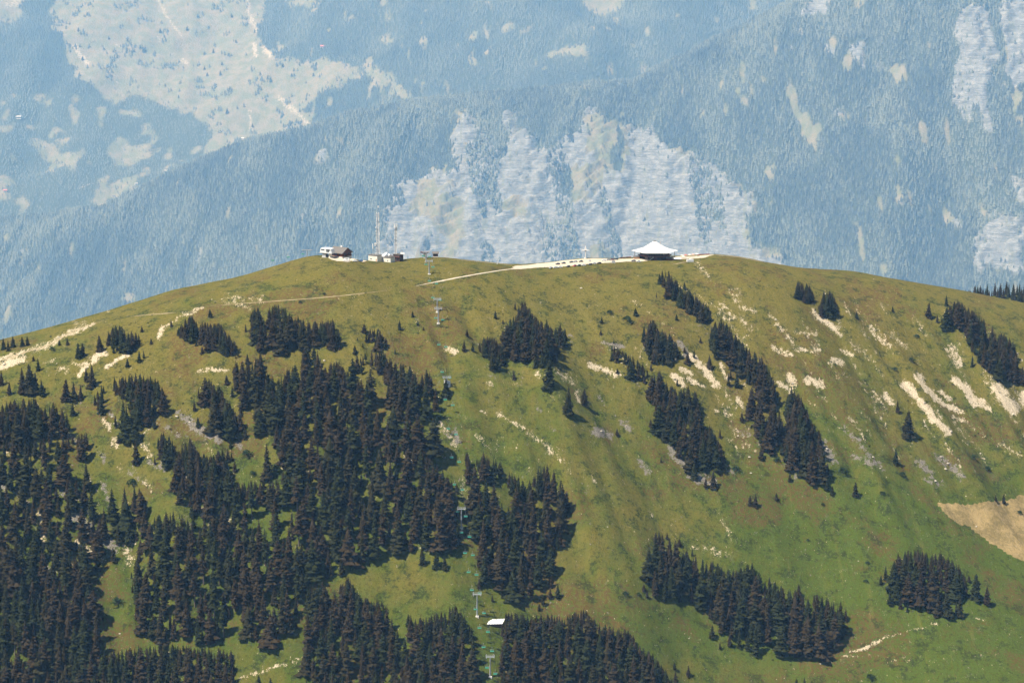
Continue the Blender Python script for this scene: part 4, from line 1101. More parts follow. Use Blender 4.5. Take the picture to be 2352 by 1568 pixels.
# ------------------------------------------------------------------ the summit restaurant
def restaurant():
    P, s = spot(1506, 598)
    P[1] += 15.5
    P[2] = float(ground_z(P[0], P[1] - 15)) - .3
    e = empty('restaurant', P)
    tag(e, 'hexagonal summit restaurant with a sweeping white tent roof and dark timber walls', 'restaurant')
    W = 15.0
    MB().lathe([(W, -3), (W, 3.2)], 6).build('ground_floor', M_TIMBER, e)
    MB().lathe([(W + 1.6, 3.2), (W + 1.6, 3.55)], 6).build('balcony_floor', M_TIMBER2, e)
    MB().lathe([(W - .4, 3.55), (W - .4, 7.9)], 6).build('upper_floor', M_TIMBER, e)
    roof = MB().lathe([(22.6, 7.55), (22.9, 7.85), (19.5, 8.35), (15.0, 9.4), (10.5, 11.1), (6.5, 13.3), (3.4, 15.5), (1.6, 16.6), (1.2, 16.65)], 6).build('roof', M_WHITE, e)
    MB().lathe([(1.5, 16.6), (1.4, 17.3), (.2, 17.6)], 6).build('roof_cap', M_ROOF, roof)
    MB().box(5.0, 6.4, 3.6, 5.0, 13.2, 16.2).build('chimney', M_CONC, roof)
    # ribs of the tent roof
    for k in range(6):
        a = math.pi / 3 * k
        mb = MB(); pr = [(22.9, 7.95), (15.0, 9.5), (10.5, 11.2), (6.5, 13.4), (3.4, 15.6), (1.6, 16.7)]
        for (r0, z0), (r1, z1) in zip(pr[:-1], pr[1:]):
            mb.bar((r0 * math.cos(a), r0 * math.sin(a), z0), (r1 * math.cos(a), r1 * math.sin(a), z1), .35)
        mb.build('roof_rib', M_WHITE, roof)
    # glazing, one row above the balcony and one below, on the three sides one sees
    for k in (3, 4, 5):
        a0, a1 = math.pi / 3 * k, math.pi / 3 * (k + 1)
        for row, (rad, z0, z1, npan) in enumerate(((W - .32, 4.6, 7.0, 6), (W + .08, .9, 2.6, 5))):
            A = Vector((rad * math.cos(a0), rad * math.sin(a0), 0)); B = Vector((rad * math.cos(a1), rad * math.sin(a1), 0))
            nrm = Vector((A.y - B.y, B.x - A.x, 0)).normalized()
            if nrm.dot((A + B) / 2) < 0: nrm = -nrm
            for j in range(npan):
                if row and k == 4 and j == 2: continue
                f0, f1 = (j + .12) / npan, (j + .88) / npan
                p0, p1 = A.lerp(B, f0) + nrm * .05, A.lerp(B, f1) + nrm * .05
                up0, up1 = Vector((0, 0, z0)), Vector((0, 0, z1))
                w = MB().add([p0 + up0, p1 + up0, p1 + up1, p0 + up1, p0 + up0 - nrm * .3, p1 + up0 - nrm * .3, p1 + up1 - nrm * .3, p0 + up1 - nrm * .3],
                             [(0, 1, 2, 3), (4, 7, 6, 5), (0, 4, 5, 1), (1, 5, 6, 2), (2, 6, 7, 3), (3, 7, 4, 0)]).build('window', M_GLASS, e)
        # railing
        A = Vector(((W + 1.5) * math.cos(a0), (W + 1.5) * math.sin(a0), 0)); B = Vector(((W + 1.5) * math.cos(a1), (W + 1.5) * math.sin(a1), 0))
        mb = MB()
        mb.bar(A + Vector((0, 0, 4.6)), B + Vector((0, 0, 4.6)), .14); mb.bar(A + Vector((0, 0, 4.1)), B + Vector((0, 0, 4.1)), .3, .5)
        for j in range(7): mb.bar(A.lerp(B, j / 6) + Vector((0, 0, 3.5)), A.lerp(B, j / 6) + Vector((0, 0, 4.6)), .12)
        mb.build('railing', M_TIMBER2, e)
    for k in range(6):
        a = math.pi / 3 * k
        MB().bar((19.5 * math.cos(a), 19.5 * math.sin(a), -1.0), (19.5 * math.cos(a), 19.5 * math.sin(a), 8.0), .4).build('post', M_TIMBER, e)
    y0 = -W * math.cos(math.pi / 6)
    MB().box(-1.6, 1.4, y0 - .12, y0 + .1, -.2, 2.6).build('door', M_TIMBER2, e)
    st = MB()
    for j in range(10):
        st.box(-7.5 + j * .55, -6.95 + j * .55, y0 - 3.1, y0 - 1.7, -.6 + j * .38, -.25 + j * .38)
    st.bar((-7.6, y0 - 3.1, .4), (-2.0, y0 - 3.1, 4.4), .12); st.bar((-7.6, y0 - 3.1, .3), (-7.6, y0 - 3.1, -.6), .12)
    st.build('outside_stair', M_PLANK, e)
    MB().box(10.5, 17.5, y0 - 3.5, y0 + 4, -1.4, 2.2).build('service_wing', M_TIMBER2, e)
    MB().box(10.1, 17.9, y0 - 3.9, y0 + 4, 2.2, 2.5).build('wing_roof', M_ROOF, e)
    MB().box(-20.5, -15.2, -6, 2, -1.2, 2.0).build('side_annexe', M_ORANGE, e)
    MB().box(-21.2, -14.8, -6.6, 2.6, 2.0, 2.3).build('annexe_roof', M_ROOF, e)
    MB().box(-6.3, -4.6, y0 - .16, y0 + .05, 2.75, 3.05).build('sign_board', M_WHITE, e)
restaurant()

def gable_house(name, P, rz, L, Wd, wall, ridge, wall_m, roof_m, over=.9, base_h=1.0, scale=1.0, windows=True, chimney=True, balcony=False, door=True):
    """ridge along local x; gable faces local +-x"""
    e = empty(name, P, rz, scale)
    o = [(-Wd / 2, 0), (Wd / 2, 0), (Wd / 2, wall), (0, ridge), (-Wd / 2, wall)]
    mb = MB().prism(o, -L / 2, L / 2); mb.xf(Matrix.Rotation(-math.pi / 2, 4, 'Z')); mb.build('wall', wall_m, e)
    MB().box(-L / 2 - .15, L / 2 + .15, -Wd / 2 - .15, Wd / 2 + .15, -2.2, base_h * .6).build('plinth', M_CREAM, e)
    sl = (ridge - wall) / (Wd / 2)
    rf = None
    for sd_ in (-1, 1):
        y1 = sd_ * (Wd / 2 + over); z1 = wall - over * sl
        v = []
        for x in (-L / 2 - over, L / 2 + over):
            v += [(x, 0, ridge + .08), (x, y1, z1 + .08), (x, y1, z1 + .4), (x, 0, ridge + .45)]
        r_ = MB().add(v, [(0, 1, 2, 3), (7, 6, 5, 4), (0, 4, 5, 1), (1, 5, 6, 2), (2, 6, 7, 3), (3, 7, 4, 0)]).build('roof_slope', roof_m, e)
        rf = rf or r_
    if chimney:
        MB().box(-L * .05, L * .05 - .2 + .6, .8, 1.8, ridge - 1, ridge + 1.5).build('chimney', M_WHITE, rf)
    if windows:
        for k in range(3):
            x = -L * .3 + k * L * .3
            for sy in (-1, 1):
                MB().box(x - .7, x + .7, sy * Wd / 2 - .08, sy * Wd / 2 + .08, wall * .45, wall * .85).build('window', M_GLASS, e)
        for sx in (-1, 1):
            for yy in (-Wd * .22, Wd * .22):
                w = MB().box(sx * L / 2 - .08, sx * L / 2 + .08, yy - .75, yy + .75, wall * .5, wall * .88).build('window', M_GLASS, e)
                MB().box(sx * L / 2 - .12, sx * L / 2 + .14, yy - .95, yy + .95, wall * .44, wall * .49).build('sill', M_PLANK, w)
    if door: MB().box(L / 2 - .1, L / 2 + .1, -.6, .6, base_h * .6, base_h * .6 + 2.1).build('door', M_TIMBER2, e)
    if balcony:
        MB().box(L / 2 + .02, L / 2 + 1.6, -Wd * .42, Wd * .42, wall * .42, wall * .48).build('balcony', M_TIMBER2, e)
    return e

# ------------------------------------------------------------------ chairlift station and chalet on the left
def station():
    P, s = spot(752, 591)
    e = empty('chairlift_station', P, R(-26))
    tag(e, 'boxy white chairlift station housing raised on grey pillars', 'station')
    o = [(-6.2, 4.3), (6.4, 4.0), (6.0, 5.6), (5.3, 8.3), (-.5, 8.9), (-5.6, 8.7), (-6.4, 5.2)]
    body = MB().prism(o, -2.6, 3.6).build('housing', M_WHITE, e)
    MB().box(-5.2, -1.6, -2.68, -2.5, 6.7, 7.7).build('window', M_GLASS, body)
    MB().box(.6, 3.2, -2.70, -2.5, 5.2, 7.9).build('window', M_GLASS, body)
    MB().box(-.2, 4.4, -3.4, -2.62, 7.9, 8.15).build('canopy', M_CONC, body)
    MB().box(1.8, 2.0, -2.80, -2.72, 5.2, 7.9).build('mullion', M_WHITE, body)
    MB().box(-4.6, -1.0, -1.6, 2.4, -1.5, 4.3).build('pillar', M_CONC, e)
    MB().box(2.2, 3.4, -1.2, 2.0, -1.5, 4.1).build('pillar', M_CREAM, e)
    MB().box(-5.2, -.4, -2.1, 2.9, -2.0, .15).build('footing', M_CREAM, e)
    arm = MB(); arm.bar((-9, 0, 3.9), (-4.6, 0, 4.1), .5); arm.bar((-9, -1.5, 3.7), (-9, 1.5, 3.7), .3)
    arm.build('cable_guide', M_STEEL, e)
    # control cabin under the housing
    MB().box(-.8, 1.9, -1.0, 1.6, -.8, 2.4).build('cabin', M_DARK, e)
station()
P, s = spot(781, 592)
P[1] += 8; P[2] = float(ground_z(P[0], P[1] - 6)) - .2
ch = gable_house('chalet', P, R(-38), 15.5, 13.0, 4.6, 8.6, M_TIMBER2, M_ROOF, over=1.3, base_h=1.4, balcony=True)
tag(ch, 'brown timber chalet with a grey gable roof beside the white lift station', 'chalet')

# ------------------------------------------------------------------ radio masts and their buildings
def lattice(name, P, h, w, label, whip, head):
    e = empty(name, P)
    tag(e, label, 'mast')
    legs = [(-w / 2, -w / 2), (w / 2, -w / 2), (w / 2, w / 2), (-w / 2, w / 2)]
    for x, y in legs: MB().bar((x, y, -1), (x * .8, y * .8, h), .62).build('leg', M_WHITE, e)
    n = int(h / (w * 1.1))
    mb = MB()
    for k in range(n):
        z0, z1 = h * k / n, h * (k + 1) / n
        for i in range(4):
            a, b = legs[i], legs[(i + 1) % 4]
            f0, f1 = 1 - .2 * z0 / h, 1 - .2 * z1 / h
            mb.bar((a[0] * f0, a[1] * f0, z0), (b[0] * f1, b[1] * f1, z1), .34)
            mb.bar((a[0] * f0, a[1] * f0, z0), (b[0] * f0, b[1] * f0, z0), .30)
    mb.build('bracing', M_WHITE, e)
    if whip: MB().bar((.6, 0, h - 1), (.6, 0, h + whip), .22).build('whip', M_STEEL, e)
    for kind, x, z, sx, sz in head:
        if kind == 'panel': MB().box(x - sx / 2, x + sx / 2, -w / 2 - .8, -w / 2 - .25, z, z + sz).build('antenna_panel', M_PANEL, e)
        if kind == 'dish':
            m = Matrix.Translation((x, -w / 2 - .5, z)) @ Matrix.Rotation(R(90), 4, 'X')
            MB().lathe([(.15, -.3), (sx * .4, .0), (sx / 2, .28), (sx / 2, .4), (sx * .1, .42)], 12).xf(m).build('dish', M_PANEL, e)
        if kind == 'cross': MB().bar((x - sx / 2, -w / 2 - .3, z), (x + sx / 2, -w / 2 - .3, z), .2).build('cross_bar', M_STEEL, e)
    return e
P1, s1 = spot(868, 599)
P1[1] += 4; P1[2] = float(ground_z(P1[0], P1[1]))
hm = 112 * s1
heads = [('panel', -.9, hm * .83, 1.0, 3.4), ('panel', .9, hm * .83, 1.0, 3.4), ('panel', 1.5, hm * .74, .7, 2.2), ('dish', -1.9, hm * .70, 1.3, 0), ('dish', -1.7, hm * .62, 1.1, 0), ('panel', 1.6, hm * .54, .8, 2.2), ('dish', -1.6, hm * .56, 1.0, 0),
         ('dish', -2.4, hm * .36, 2.2, 0), ('panel', -2.6, hm * .31, 1.3, 2.6), ('dish', -1.4, hm * .27, 1.5, 0), ('cross', -1.2, hm * .24, 4.0, 0), ('cross', -1.2, hm * .20, 4.2, 0), ('dish', 1.7, hm * .17, 1.4, 0), ('dish', -1.9, hm * .16, 1.5, 0), ('cross', 0, hm * .93, 3.2, 0), ('cross', -.3, hm * .97, 3.4, 0), ('dish', 1.7, hm * .40, 1.0, 0)]
m1 = lattice('radio_mast', P1, hm, 2.5, 'tallest lattice radio mast, carrying many dishes and white panels', 6.2, heads)
for x in (.2, 1.0): MB().box(x - .28, x + .28, -.4, .1, hm + 4.6, hm + 6.6).build('antenna_panel', M_PANEL, m1)
P2, s2 = spot(909, 600)
P2[1] += 3; P2[2] = float(ground_z(P2[0], P2[1]))
h2 = 82 * s2
m2 = lattice('radio_mast', P2, h2, 1.7, 'shorter slim radio mast with a crown of upright white panels', 0, [('cross', 0, h2 * z, 2.6, 0) for z in (.20, .47, .60, .70, .80, .90)] + [('dish', -1.1, h2 * .64, 1.4, 0)])
for k in range(6):
    a = math.pi / 3 * k + .3
    MB().box(1.55 * math.cos(a) - .2, 1.55 * math.cos(a) + .2, 1.55 * math.sin(a) - .2, 1.55 * math.sin(a) + .2, h2 - 2.4, h2 + 2.2).build('antenna_panel', M_PANEL, m2)
MB().lathe([(1.7, h2 - 2.0), (1.7, h2 - 1.6)], 10).build('head_ring', M_STEEL, m2)
lg = MB()
for x, y in ((-3.2, -2), (2.4, -3), (.5, 3)): lg.bar((x, y, -1), (0, 0, h2 * .22), .25)
lg.build('tripod', M_STEEL, m2)
def pole_mast(u, v, hpx, label, panel):
    P, s = spot(u, v); P[1] += 5; P[2] = float(ground_z(P[0], P[1]))
    h = hpx * s
    e = empty('antenna_pole', P); tag(e, label, 'antenna')
    MB().lathe([(.22, -1), (.16, h)], 8).build('pole', M_STEEL, e)
    if panel == 2:
        MB().lathe([(.5, h - 4.6), (.5, h + .2)], 8).build('antenna_panel', M_PANEL, e)
    else: MB().box(-1.1, .3, -.35, -.15, h - .9, h).build('antenna_panel', M_PANEL, e)
pole_mast(856, 597, 40, 'short pole with a thick white drum antenna left of the tall mast', 2)
pole_mast(891, 596, 38, 'thin pole with a small white panel between the two masts', 1)
pole_mast(924, 600, 22, 'short pole with a white board beside the dark hut', 1)
def block(name, u, v, w, d, h, mat, label, cat, extra, dy=0):
    P, s = spot(u, v); P[1] += d / 2 + dy; P[2] = float(ground_z(P[0], P[1] - d / 2))
    e = empty(name, P, R(-34)); tag(e, label, cat)
    MB().box(-w / 2, w / 2, -d / 2, d / 2, -2.5, h).build('wall', mat, e)
    rf = MB().box(-w / 2 - .35, w / 2 + .35, -d / 2 - .35, d / 2 + .35, h, h + .4).build('roof', M_ROOF, e)
    extra(e, w, d, h, rf)
    return e
def ex1(e, w, d, h, rf):
    MB().box(w / 2 - 1.7, w / 2 - .6, -d / 2 - .08, -d / 2 + .1, .0, 2.3).build('door', M_ORANGE, e)
    rl = MB()
    for k in range(6): rl.bar((-w / 2 + k * w / 5, -d / 2, h + .4), (-w / 2 + k * w / 5, -d / 2, h + 1.5), .1)
    rl.bar((-w / 2, -d / 2, h + 1.5), (w / 2, -d / 2, h + 1.5), .1); rl.build('railing', M_STEEL, e)
    MB().box(-w * .3, -w * .1, -d / 2 - .06, -d / 2 + .1, 1.6, 2.4).build('window', M_GLASS, e)
block('transmitter_building', 861, 600, 10.6, 7, 5.4, M_CREAM, 'cream concrete block at the foot of the tallest mast', 'building', ex1)
def ex2(e, w, d, h, rf):
    for x, z, r_ in ((-3.5, 1.0, 1.5), (-1.5, 2.4, 1.3), (.2, 3.6, .9), (2.8, 2.2, 1.15), (-4.8, .5, 1.6)):
        m = Matrix.Translation((x, -1.4, h + .4 + z)) @ Matrix.Rotation(R(78), 4, 'X')
        ds = MB().lathe([(.2, -.4), (r_ * .8, .0), (r_, .4), (r_, .55), (r_ * .1, .5)], 14).xf(m).build('dish', M_PANEL, e)
        MB().bar((x, -1.0, h + .2), (x, -1.0, h + .4 + z), .2).build('dish_post', M_STEEL, ds)
    MB().prism([(-1.5, h + .4), (w / 2, h + .4), (w / 2 - .8, h + 1.4), (1.2, h + 2.2)], -2, 3).build('roof_gable', M_ROOF, e)
    MB().box(2.2, 3.2, -d / 2 - .06, -d / 2 + .1, 1.0, 2.0).build('window', M_GLASS, e)
block('transmitter_building', 890, 599, 12.0, 7, 4.3, M_CREAM, 'long cream building with white dishes on its roof between the masts', 'building', ex2)
def ex3(e, w, d, h, rf):
    MB().box(-w / 2 - .6, w / 2 + .8, -d / 2 - .9, -d / 2 + 1.0, 3.9, 4.5).build('awning', M_TIMBER2, e)
    MB().box(-w / 2 + .3, -w / 2 + 1.6, -d / 2 - .07, -d / 2 + .1, .0, 3.0).build('door', M_WHITE, e)
    MB().box(w / 2 - .9, w / 2 + 3.8, -.2, .1, h + .3, h + 2.2).build('white_board', M_WHITE, e)
    MB().box(.5, 2.5, -d / 2 - .07, -d / 2 + .1, .9, 2.2).build('window', M_GLASS, e)
block('equipment_hut', 914, 601, 7.6, 6, 6.4, M_TIMBER, 'tall dark hut with flat roofs and a white board right of the masts', 'hut', ex3, dy=2)

# ------------------------------------------------------------------ the main chairlift
def tower_meshes():
    pass
TOWERS = [(979, 601, 22, 'first'), (986, 629.5, 30, 'second'), (1004.5, 716, 29, 'third'), (1007, 742, 34, 'fourth'), (1026, 891, 25, 'fifth'), (1060, 1211, 45, 'sixth'), (1096, 1414, 53, 'seventh'), (1126, 1553, 49, 'lowest')]
heads_xyz = []
for i, (u, v, hp, nm) in enumerate(TOWERS):
    P, s = spot(u, v)
    h = hp * s / math.cos(R(11))
    e = empty('chairlift_pylon', P)
    tag(e, f'{nm} grey tubular chairlift pylon from the summit down' if nm != 'lowest' else 'lowest grey tubular chairlift pylon, near the bottom edge', 'pylon', 'pylons of the chairlift on the slope')
    MB().lathe([(.62, -.6), (.5, h * .5), (.42, h - .2)], 10).build('shaft', M_STEEL, e)
    MB().box(-1.3, 1.3, -1.3, 1.3, -1.6, .35).build('footing', M_CREAM, e)
    arm = MB().box(-3.2, 3.2, -.3, .3, h - .5, h + .15).build('crossarm', M_STEEL, e)
    cw = MB()
    for y in (-.9, .9):
        cw.bar((-3.4, y, h + 1.1), (3.4, y, h + 1.1), .1)
        for x in (-3.4, -1.7, 0, 1.7, 3.4): cw.bar((x, y, h), (x, y, h + 1.1), .1)
    cw.build('catwalk', M_STEEL, arm)
    for x in (-2.9, 2.9):
        MB().bar((x, -2.6, h - .15), (x, 2.6, h - .35), .32, .5).build('sheave_train', M_STEEL, e)
        MB().box(x - .16, x + .16, -.2, .2, h - 1.5, h + (1.9 if i in (5, 6, 7) else 1.0)).build('lifting_frame', M_STEEL, e)
    ld = MB(); ld.bar((.0, -.62, .4), (.0, -.5, h - .4), .12); ld.build('ladder', M_DARK, e)
    heads_xyz.append(np.array([P[0], P[1], P[2] + h]))
# top return station with its portal
P, s = spot(975.5, 594)
P[1] += 3; P[2] = float(ground_z(P[0], P[1]))
e = empty('lift_return_station', P); tag(e, 'small portal of the chairlift return wheel beside the topmost pylon', 'station')
MB().box(-1.0, .9, -.8, .8, -1.5, 5.0).build('column', M_CREAM, e)
MB().box(-4.2, 4.2, -1.6, 1.6, 5.3, 6.2).build('beam', M_TIMBER2, e)
MB().lathe([(2.9, 4.7), (3.0, 4.9), (2.9, 5.1)], 20).build('bull_wheel', M_DARK, e)
MB().box(-.5, .5, -.5, .5, 6.2, 7.2).build('motor_box', M_STEEL, e)
TOP = P + np.array([0, 0, 4.9])
P, s = spot(1000, 591)
P[1] += 4; P[2] = float(ground_z(P[0], P[1]))
hut = gable_house('operator_hut', P, 0, 4.6, 4.0, 3.9, 5.0, M_TIMBER2, M_ROOF, over=.9, base_h=1.8, chimney=False, windows=False)
tag(hut, 'tiny brown lift operator hut with a white base right of the top portal', 'hut')
MB().box(-1.3, 1.3, -2.08, -1.9, 1.9, 3.2).build('window', M_GLASS, hut)
bottom = heads_xyz[-1] + np.array([6, -60, -42.0])
line = np.array([TOP] + heads_xyz + [bottom])
cables = {}
for nm, dx in (('left', -2.9), ('right', 2.9)):
    pts = []
    for a, b in zip(line[:-1], line[1:]):
        L = np.linalg.norm(b - a)
        for t in np.linspace(0, 1, 24, endpoint=False):
            q = a + (b - a) * t; q = q - np.array([0, 0, 4 * (L / 900.0) * L / 20 * t * (1 - t)])
            pts.append(q + np.array([dx, 0, -.1]))
    pts.append(line[-1] + np.array([dx, 0, 0]))
    pts = np.array(pts); cables[nm] = pts
    mb = MB()
    for a, b in zip(pts[:-1:2], pts[2::2]): mb.bar(a, b, .07, n=4)
    o = mb.build('chairlift_cable', M_DARK)
    tag(o, f'{nm} steel cable of the chairlift running down the slope', 'cable', 'cables of the chairlift')
def chair_parts():
    h = MB(); h.bar((0, 0, 0), (0, .35, -1.9), .12); h.bar((-1.35, .35, -1.9), (1.35, .35, -1.9), .12)
    h.bar((-1.35, .35, -1.9), (-1.35, .1, -3.2), .1); h.bar((1.35, .35, -1.9), (1.35, .1, -3.2), .1); h.bar((0, -.3, .08), (0, .3, .08), .2)
    seat = MB().box(-1.45, 1.45, -.62, .12, -3.32, -3.1)
    back = MB().box(-1.45, 1.45, .12, .30, -3.1, -2.5)
    bar = MB(); bar.bar((-1.3, -.6, -2.7), (1.3, -.6, -2.7), .08); bar.bar((-1.3, -.6, -2.7), (-1.3, .1, -2.9), .08); bar.bar((1.3, -.6, -2.7), (1.3, .1, -2.9), .08)
    return h, seat, back, bar
proto = None
def place_chair(pos, label, group):
    global proto
    if proto is None:
        e = empty('lift_chair', pos)
        h, s_, b_, r_ = chair_parts()
        h.build('hanger', M_STEEL, e); s_.build('seat', M_SEAT, e); b_.build('backrest', M_SEAT, e); r_.build('safety_bar', M_STEEL, e)
        proto = e
    else:
        e = proto.copy(); COL.objects.link(e); e.location = pos
        for c in proto.children:
            d = c.copy(); COL.objects.link(d); d.parent = e
    tag(e, label, 'chair', group)
    return e
LEFT_V = [588, 608, 646, 684, 731, 792, 855, 918, 985, 1051, 1113, 1175, 1223, 1270, 1314, 1355, 1399, 1442, 1486, 1533]
RIGHT_V = [590, 614, 652, 690, 735, 797, 868, 931, 998, 1061, 1125, 1186, 1233, 1275, 1320, 1362, 1408, 1451, 1495, 1547]
for nm, vs in (('left', LEFT_V), ('right', RIGHT_V)):
    pts = cables[nm]
    _, pv = project(pts[:, 0], pts[:, 1], pts[:, 2] - 3.2)
    for i, v in enumerate(vs):
        k = np.where((pv[:-1] <= v) & (pv[1:] > v))[0]
        if not len(k): continue
        k = k[0]; t = (v - pv[k]) / (pv[k + 1] - pv[k])
        q = pts[k] + (pts[k + 1] - pts[k]) * t
        place_chair(tuple(q), f'green chairlift seat on the {nm} cable, {NUM[i]} from the summit', f'chairs on the {nm} cable')
# short end of another lift left of the station
P, s = spot(703, 592)
P[1] += 10; P[2] = float(ground_z(P[0], P[1]))
e = empty('chairlift_pylon', P); tag(e, 'low chairlift pylon on the left shoulder behind the crest', 'pylon')
MB().lathe([(.4, -1), (.32, 6.4)], 8).build('shaft', M_STEEL, e)
MB().box(-4.6, 4.6, -.3, .3, 6.2, 6.7).build('crossarm', M_STEEL, e)
for x in (-3.6, 3.6): MB().bar((x - 1.6, 0, 6.0), (x + 1.6, 0, 6.3), .3, .4).build('sheave_train', M_STEEL, e)
A = P + np.array([-2, 0, 6.0]); B = A + np.array([-95, 30, -24.0]); S0 = np.array([*spot(745, 590)[0]]) + np.array([0, 4, 5.0])
mb = MB(); mb.bar(S0, A, .08); mb.bar(A, B, .08)
tag(mb.build('chairlift_cable', M_DARK), 'cable of the second lift dropping behind the left shoulder', 'cable')
for t, nm in ((.02, 'nearest the low pylon'), (.17, 'second down from the low pylon'), (.33, 'third down from the low pylon')):
    place_chair(tuple(A + (B - A) * t), f'dark lift seat behind the left shoulder, {nm}', 'chairs of the second lift')

# cross shaped pylon behind the car park
P, s = spot(1345, 594.5)
P[1] += 4; P[2] = float(ground_z(P[0], P[1]))
e = empty('summit_pylon', P); tag(e, 'white pylon with a winged head behind the car park', 'pylon')
MB().lathe([(.5, -1.5), (.36, 8.4)], 8).build('shaft', M_WHITE, e)
MB().prism([(-4.2, 7.7), (4.2, 7.7), (3.2, 8.3), (1.2, 8.9), (.5, 11.2), (.4, 12.2), (-.4, 12.2), (-.5, 11.2), (-1.2, 8.9), (-3.2, 8.3)], -.5, .5).build('head', M_WHITE, e)
MB().box(-.8, .8, -.7, .7, 7.0, 7.8).build('motor_box', M_DARK, e)
MB().lathe([(1.5, -1.5), (1.2, .8)], 8).build('footing', M_CREAM, e)

# ------------------------------------------------------------------ snow shelter with plank roof, and the shed at the fifth pylon
P, s = spot(1133, 1433)
e = empty('shelter', P, R(6)); tag(e, 'low shelter with a bleached white plank roof beside the chairlift', 'shelter')
for k in range(6):
    x = -5.2 + k * 2.05
    sk = 2.6
    v = [(x, -2.6, .9), (x + 1.75, -2.6, .9), (x + 1.75 + sk, 3.4, 3.0), (x + sk, 3.4, 3.0)]
    v += [(a, b, c + .16) for a, b, c in v]
    MB().add(v, [(0, 3, 2, 1), (4, 5, 6, 7), (0, 1, 5, 4), (1, 2, 6, 5), (2, 3, 7, 6), (3, 0, 4, 7)]).build('roof_plank', M_PLANK, e)
MB().add([(-4.2, -1.6, -2.5), (6.0, -1.6, -2.5), (8.4, 3.0, -2.0), (-1.8, 3.0, -2.0), (-4.2, -1.6, 1.0), (6.0, -1.6, 1.0), (8.4, 3.0, 2.6), (-1.8, 3.0, 2.6)],
         [(0, 1, 2, 3), (4, 7, 6, 5), (0, 4, 5, 1), (1, 5, 6, 2), (2, 6, 7, 3), (3, 7, 4, 0)]).build('wall', M_TIMBER, e)
P, s = spot(1027, 892)
P[1] += 2.5; P[2] = float(ground_z(P[0], P[1]))
e = empty('shed', P, R(18)); tag(e, 'small pale board shed standing behind the fifth pylon', 'shed')
MB().prism([(-2.2, -1.5), (2.2, -1.5), (2.4, 3.2), (-.6, 4.6), (-2.2, 4.3)], -1.6, 1.6).build('wall', M_PLANK, e)
MB().prism([(-2.5, 4.35), (-.55, 4.72), (2.7, 3.2), (2.7, 3.5), (-.55, 5.0), (-2.5, 4.6)], -1.9, 1.9).build('roof', M_CONC, e)
MB().box(-2.3, -2.1, -.8, .8, -1, 2.2).build('door', M_DARK, e)
MB().box(-1.9, -.9, -1.7, -1.5, -1.2, 4.0).build('dark_panel', M_DARK, e)  # upright dark board set on the front wall

# ------------------------------------------------------------------ cars
WHEEL = MB().lathe([(.05, -.11), (.31, -.11), (.33, 0), (.31, .11), (.05, .11)], 12).xf(Matrix.Rotation(R(90), 4, 'X'))
def car_meshes(kind):
    if kind == 'van':
        body = MB().prism([(-2.9, .35), (2.6, .35), (2.9, .6), (2.95, 1.1), (2.4, 1.35), (1.9, 2.2), (1.5, 2.75), (-2.7, 2.8), (-2.95, 2.4), (-2.95, .6)], -1.05, 1.05)
        glass = MB().box(-1.9, .2, -1.07, 1.07, 1.6, 2.2).add([(2.42, -.9, 1.38), (2.42, .9, 1.38), (1.72, .9, 2.5), (1.72, -.9, 2.5), (2.5, -.9, 1.4), (2.5, .9, 1.4), (1.8, .9, 2.52), (1.8, -.9, 2.52)], [(0, 1, 2, 3), (4, 7, 6, 5), (0, 4, 5, 1), (1, 5, 6, 2), (2, 6, 7, 3), (3, 7, 4, 0)])
        wx = 1.85
    else:
        low = [(-2.05, .32), (2.0, .32), (2.12, .5), (2.1, .72), (1.75, .86), (.95, .93), (-1.75, .96), (-2.08, .84), (-2.12, .5)]
        body = MB().prism(low, -.88, .88)
        t = 1.46 if kind == 'hatch' else 1.62
        bk = -1.95 if kind != 'sedan' else -1.55
        cab = [(.98, .92), (.25, t), (bk + .45, t + .02), (bk, .94)]
        v = [(x, -.80 if z < 1 else -.62, z) for x, z in cab] + [(x, .80 if z < 1 else .62, z) for x, z in cab]
        body.add([(x, y, z + .001) for x, y, z in v], [(0, 1, 2, 3), (7, 6, 5, 4), (1, 5, 6, 2)])
        gl = [(a * 1.0, b * 1.012, c) for a, b, c in v]
        glass = MB()
        for sy in (-1, 1):
            pts = [(.82, .98), (.22, t - .1), (bk + .5, t - .08), (bk + .18, .99)]
            q = [(x, sy * ((.80 if z < 1 else .64) + .015), z) for x, z in pts]; q2 = [(x, y - sy * .03, z) for x, y, z in q]
            glass.add(q + q2, [(0, 1, 2, 3), (7, 6, 5, 4), (0, 4, 5, 1), (1, 5, 6, 2), (2, 6, 7, 3), (3, 7, 4, 0)])
        glass.add([(1.0, -.76, .95), (1.0, .76, .95), (.29, .60, t - .03), (.29, -.60, t - .03)], [(0, 1, 2, 3)])
        glass.add([(bk - .01, -.74, .98), (bk - .01, .74, .98), (bk + .40, .60, t - .03), (bk + .40, -.60, t - .03)], [(3, 2, 1, 0)])
        wx = 1.28
    return body, glass, wx
CARCACHE = {}
PAINTS = {}
